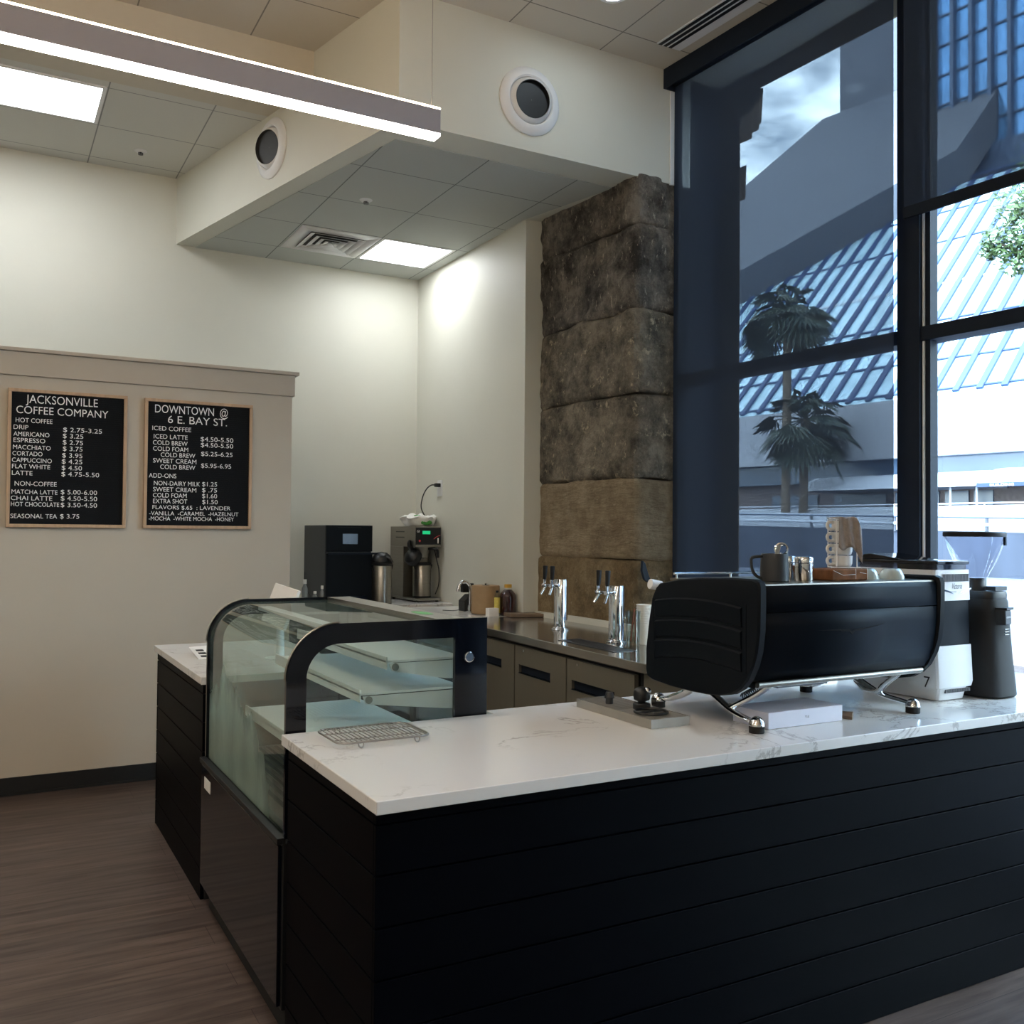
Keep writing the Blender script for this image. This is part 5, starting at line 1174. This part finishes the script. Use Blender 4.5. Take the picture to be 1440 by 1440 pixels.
br = thing('coffee_brewer', 'stainless coffee brewer with green display in the alcove corner', 'coffee brewer', (3.07, 7.1, ZB))
bx0, bx1 = 2.960, 3.180
mb = MB(); mb.box(bx0-.002, bx1+.002, 6.86, 7.40, ZB+.012, ZB+.03); link('base', mb, 'steel', br, bevel=.003)
mb = MB(); mb.box(bx0, bx1, 7.12, 7.40, ZB+.03, 1.40); link('tower', mb, 'steel', br, bevel=.003)
mb = MB(); mb.box(bx0, bx1, 6.88, 7.40, 1.40, 1.562); link('head', mb, 'steel', br, bevel=.003)
mb = MB(); mb.box(bx0+.003, bx1-.003, 6.874, 6.8795, 1.418, 1.552); cp_ = link('control_panel', mb, 'black_gloss', br)
mb = MB(); mb.box(bx0+.058, bx0+.125, 6.872, 6.8739, 1.50, 1.527); link('display', mb, 'lcd', cp_, label='glowing green display')
mb = MB(); add_text(mb, lambda u, v: Vector((u, 6.8735, v)), 'G3', bx0+.012, bx0+.034, 1.515, .018); link('logo', mb, 'letter', cp_)
mb = MB(); mb.cyl((bx0+.035, 6.874, 1.448), (bx0+.035, 6.871, 1.448), .009); link('button', mb, 'red', cp_)
mb = MB(); mb.tube([(bx0+.155, 6.8735, 1.462), (bx0+.18, 6.8735, 1.480), (bx0+.208, 6.8735, 1.492)], .003, 6); link('red_swoosh', mb, 'red', cp_)
mb = MB(); mb.box(bx0+.188, bx0+.198, 6.872, 6.8739, 1.428, 1.470); link('white_mark', mb, 'letter', cp_)
mb = MB()
for z in (1.515, 1.47): mb.box(bx0-.0008, bx0, 7.10, 7.28, z, z+.008)
link('side_print', mb, 'graphite', br)
mb = MB(); mb.cyl((bx0+.105, 6.985, 1.40), (bx0+.105, 6.985, 1.375), .07, .068); mb.cyl((bx0+.105, 6.985, 1.375), (bx0+.105, 6.985, 1.315), .062, .05); mb.cyl((bx0+.105, 6.985, 1.315), (bx0+.105, 6.985, 1.30), .02, .012); link('brew_cone', mb, 'steel', br)
mb = MB(); mb.tube([(bx0+.13, 6.93, 1.385), (bx0+.165, 6.88, 1.385), (bx0+.185, 6.865, 1.375), (bx0+.188, 6.862, 1.315)], .010, 8); link('cone_handle', mb, 'black', br)
mb = MB(); mb.tube([(bx1-.005, 7.0, 1.40), (bx1+.010, 6.98, 1.30), (bx1+.018, 6.95, 1.21), (bx1+.008, 6.93, 1.10), (bx1-.012, 6.95, 1.02)], .0045, 7); link('side_cord', mb, 'black', br)
for x in (bx0+.02, bx1-.02):
    for y in (6.9, 7.36):
        mb = MB(); mb.cyl((x, y, ZB), (x, y, ZB+.012), .012); link('foot', mb, 'rubber', br)
airpot(bx0+.105, 6.985, ZB+.0305, .345, .074, 'steel airpot under the brewer with its black lid flipped open', True)
# plastic bag of filters on the brewer
bg_ = thing('filter_bag', 'crumpled white plastic bag with green print on top of the brewer', 'bag', (3.06, 7.02, 1.563))
def bag():
    mb = MB(); R = []
    c = Vector((3.055, 7.03, 1.563))
    for h, rr_, a in ((.0, .75, 0), (.006, .86, .03), (.03, .98, .08), (.055, 1.05, .12), (.075, 1.08, .2), (.088, .85, .25), (.078, .5, .2), (.072, .15, .05)):
        ring = []
        for k in range(48):
            q = 2*PI*k/48; d = 1+a*noise.noise(Vector((math.cos(q)*2.2, math.sin(q)*2.2, h*30)))*2
            ring.append(c+Vector((math.cos(q)*.135*rr_*d, math.sin(q)*.11*rr_*d, h+(.03*a/.2*noise.noise(Vector((math.cos(q)*3, math.sin(q)*3, 5+h*20)))))))
        R.append(ring)
    return mb.loft(R)
link('bag', bag(), 'bag', bg_, smooth=60)
mb = MB(); mb.ball((3.075, 6.925, 1.593), .05, 1, .16, .42, 18, 8); link('print', mb, 'green', bg_)
mb = MB(); mb.ball((3.03, 7.0, 1.648), .035, 1, .6, .2, 16, 6); link('print', mb, 'green', bg_)
# wall outlet and the brewer's cord
t = thing('wall_outlet', 'white wall outlet high in the alcove corner with a plug', 'outlet', (3.208, 6.96, 1.87))
mb = MB(); mb.box(3.199, 3.2085, 6.915, 7.0, 1.805, 1.935); link('plate', mb, 'white_plastic', t, bevel=.003)
mb = MB(); mb.box(3.155, 3.1985, 6.93, 6.965, 1.88, 1.91); link('plug', mb, 'black', t, bevel=.004)
mb = MB(); mb.tube([(3.156, 6.948, 1.895), (3.125, 6.955, 1.893), (3.10, 6.99, 1.862), (3.085, 7.03, 1.80), (3.09, 7.07, 1.72), (3.13, 7.10, 1.66), (3.165, 7.08, 1.60), (3.172, 7.07, 1.565)], .0048, 8)
tag(link('power_cord', mb, 'black', loc=(3.12, 7.03, 1.57)), 'black power cord hanging from the wall outlet to the brewer', 'cord')
# small green leaflet on the case's rear strip
mb = MB(); mb.ball((1.345, 3.06, 1.2362), .035, .8, 2.2, .04, 16, 4); tag(link('green_wrapper', mb, 'green', loc=(1.345, 3.06, 1.2355)), 'small flat green wrapper lying on top of the display case', 'wrapper')
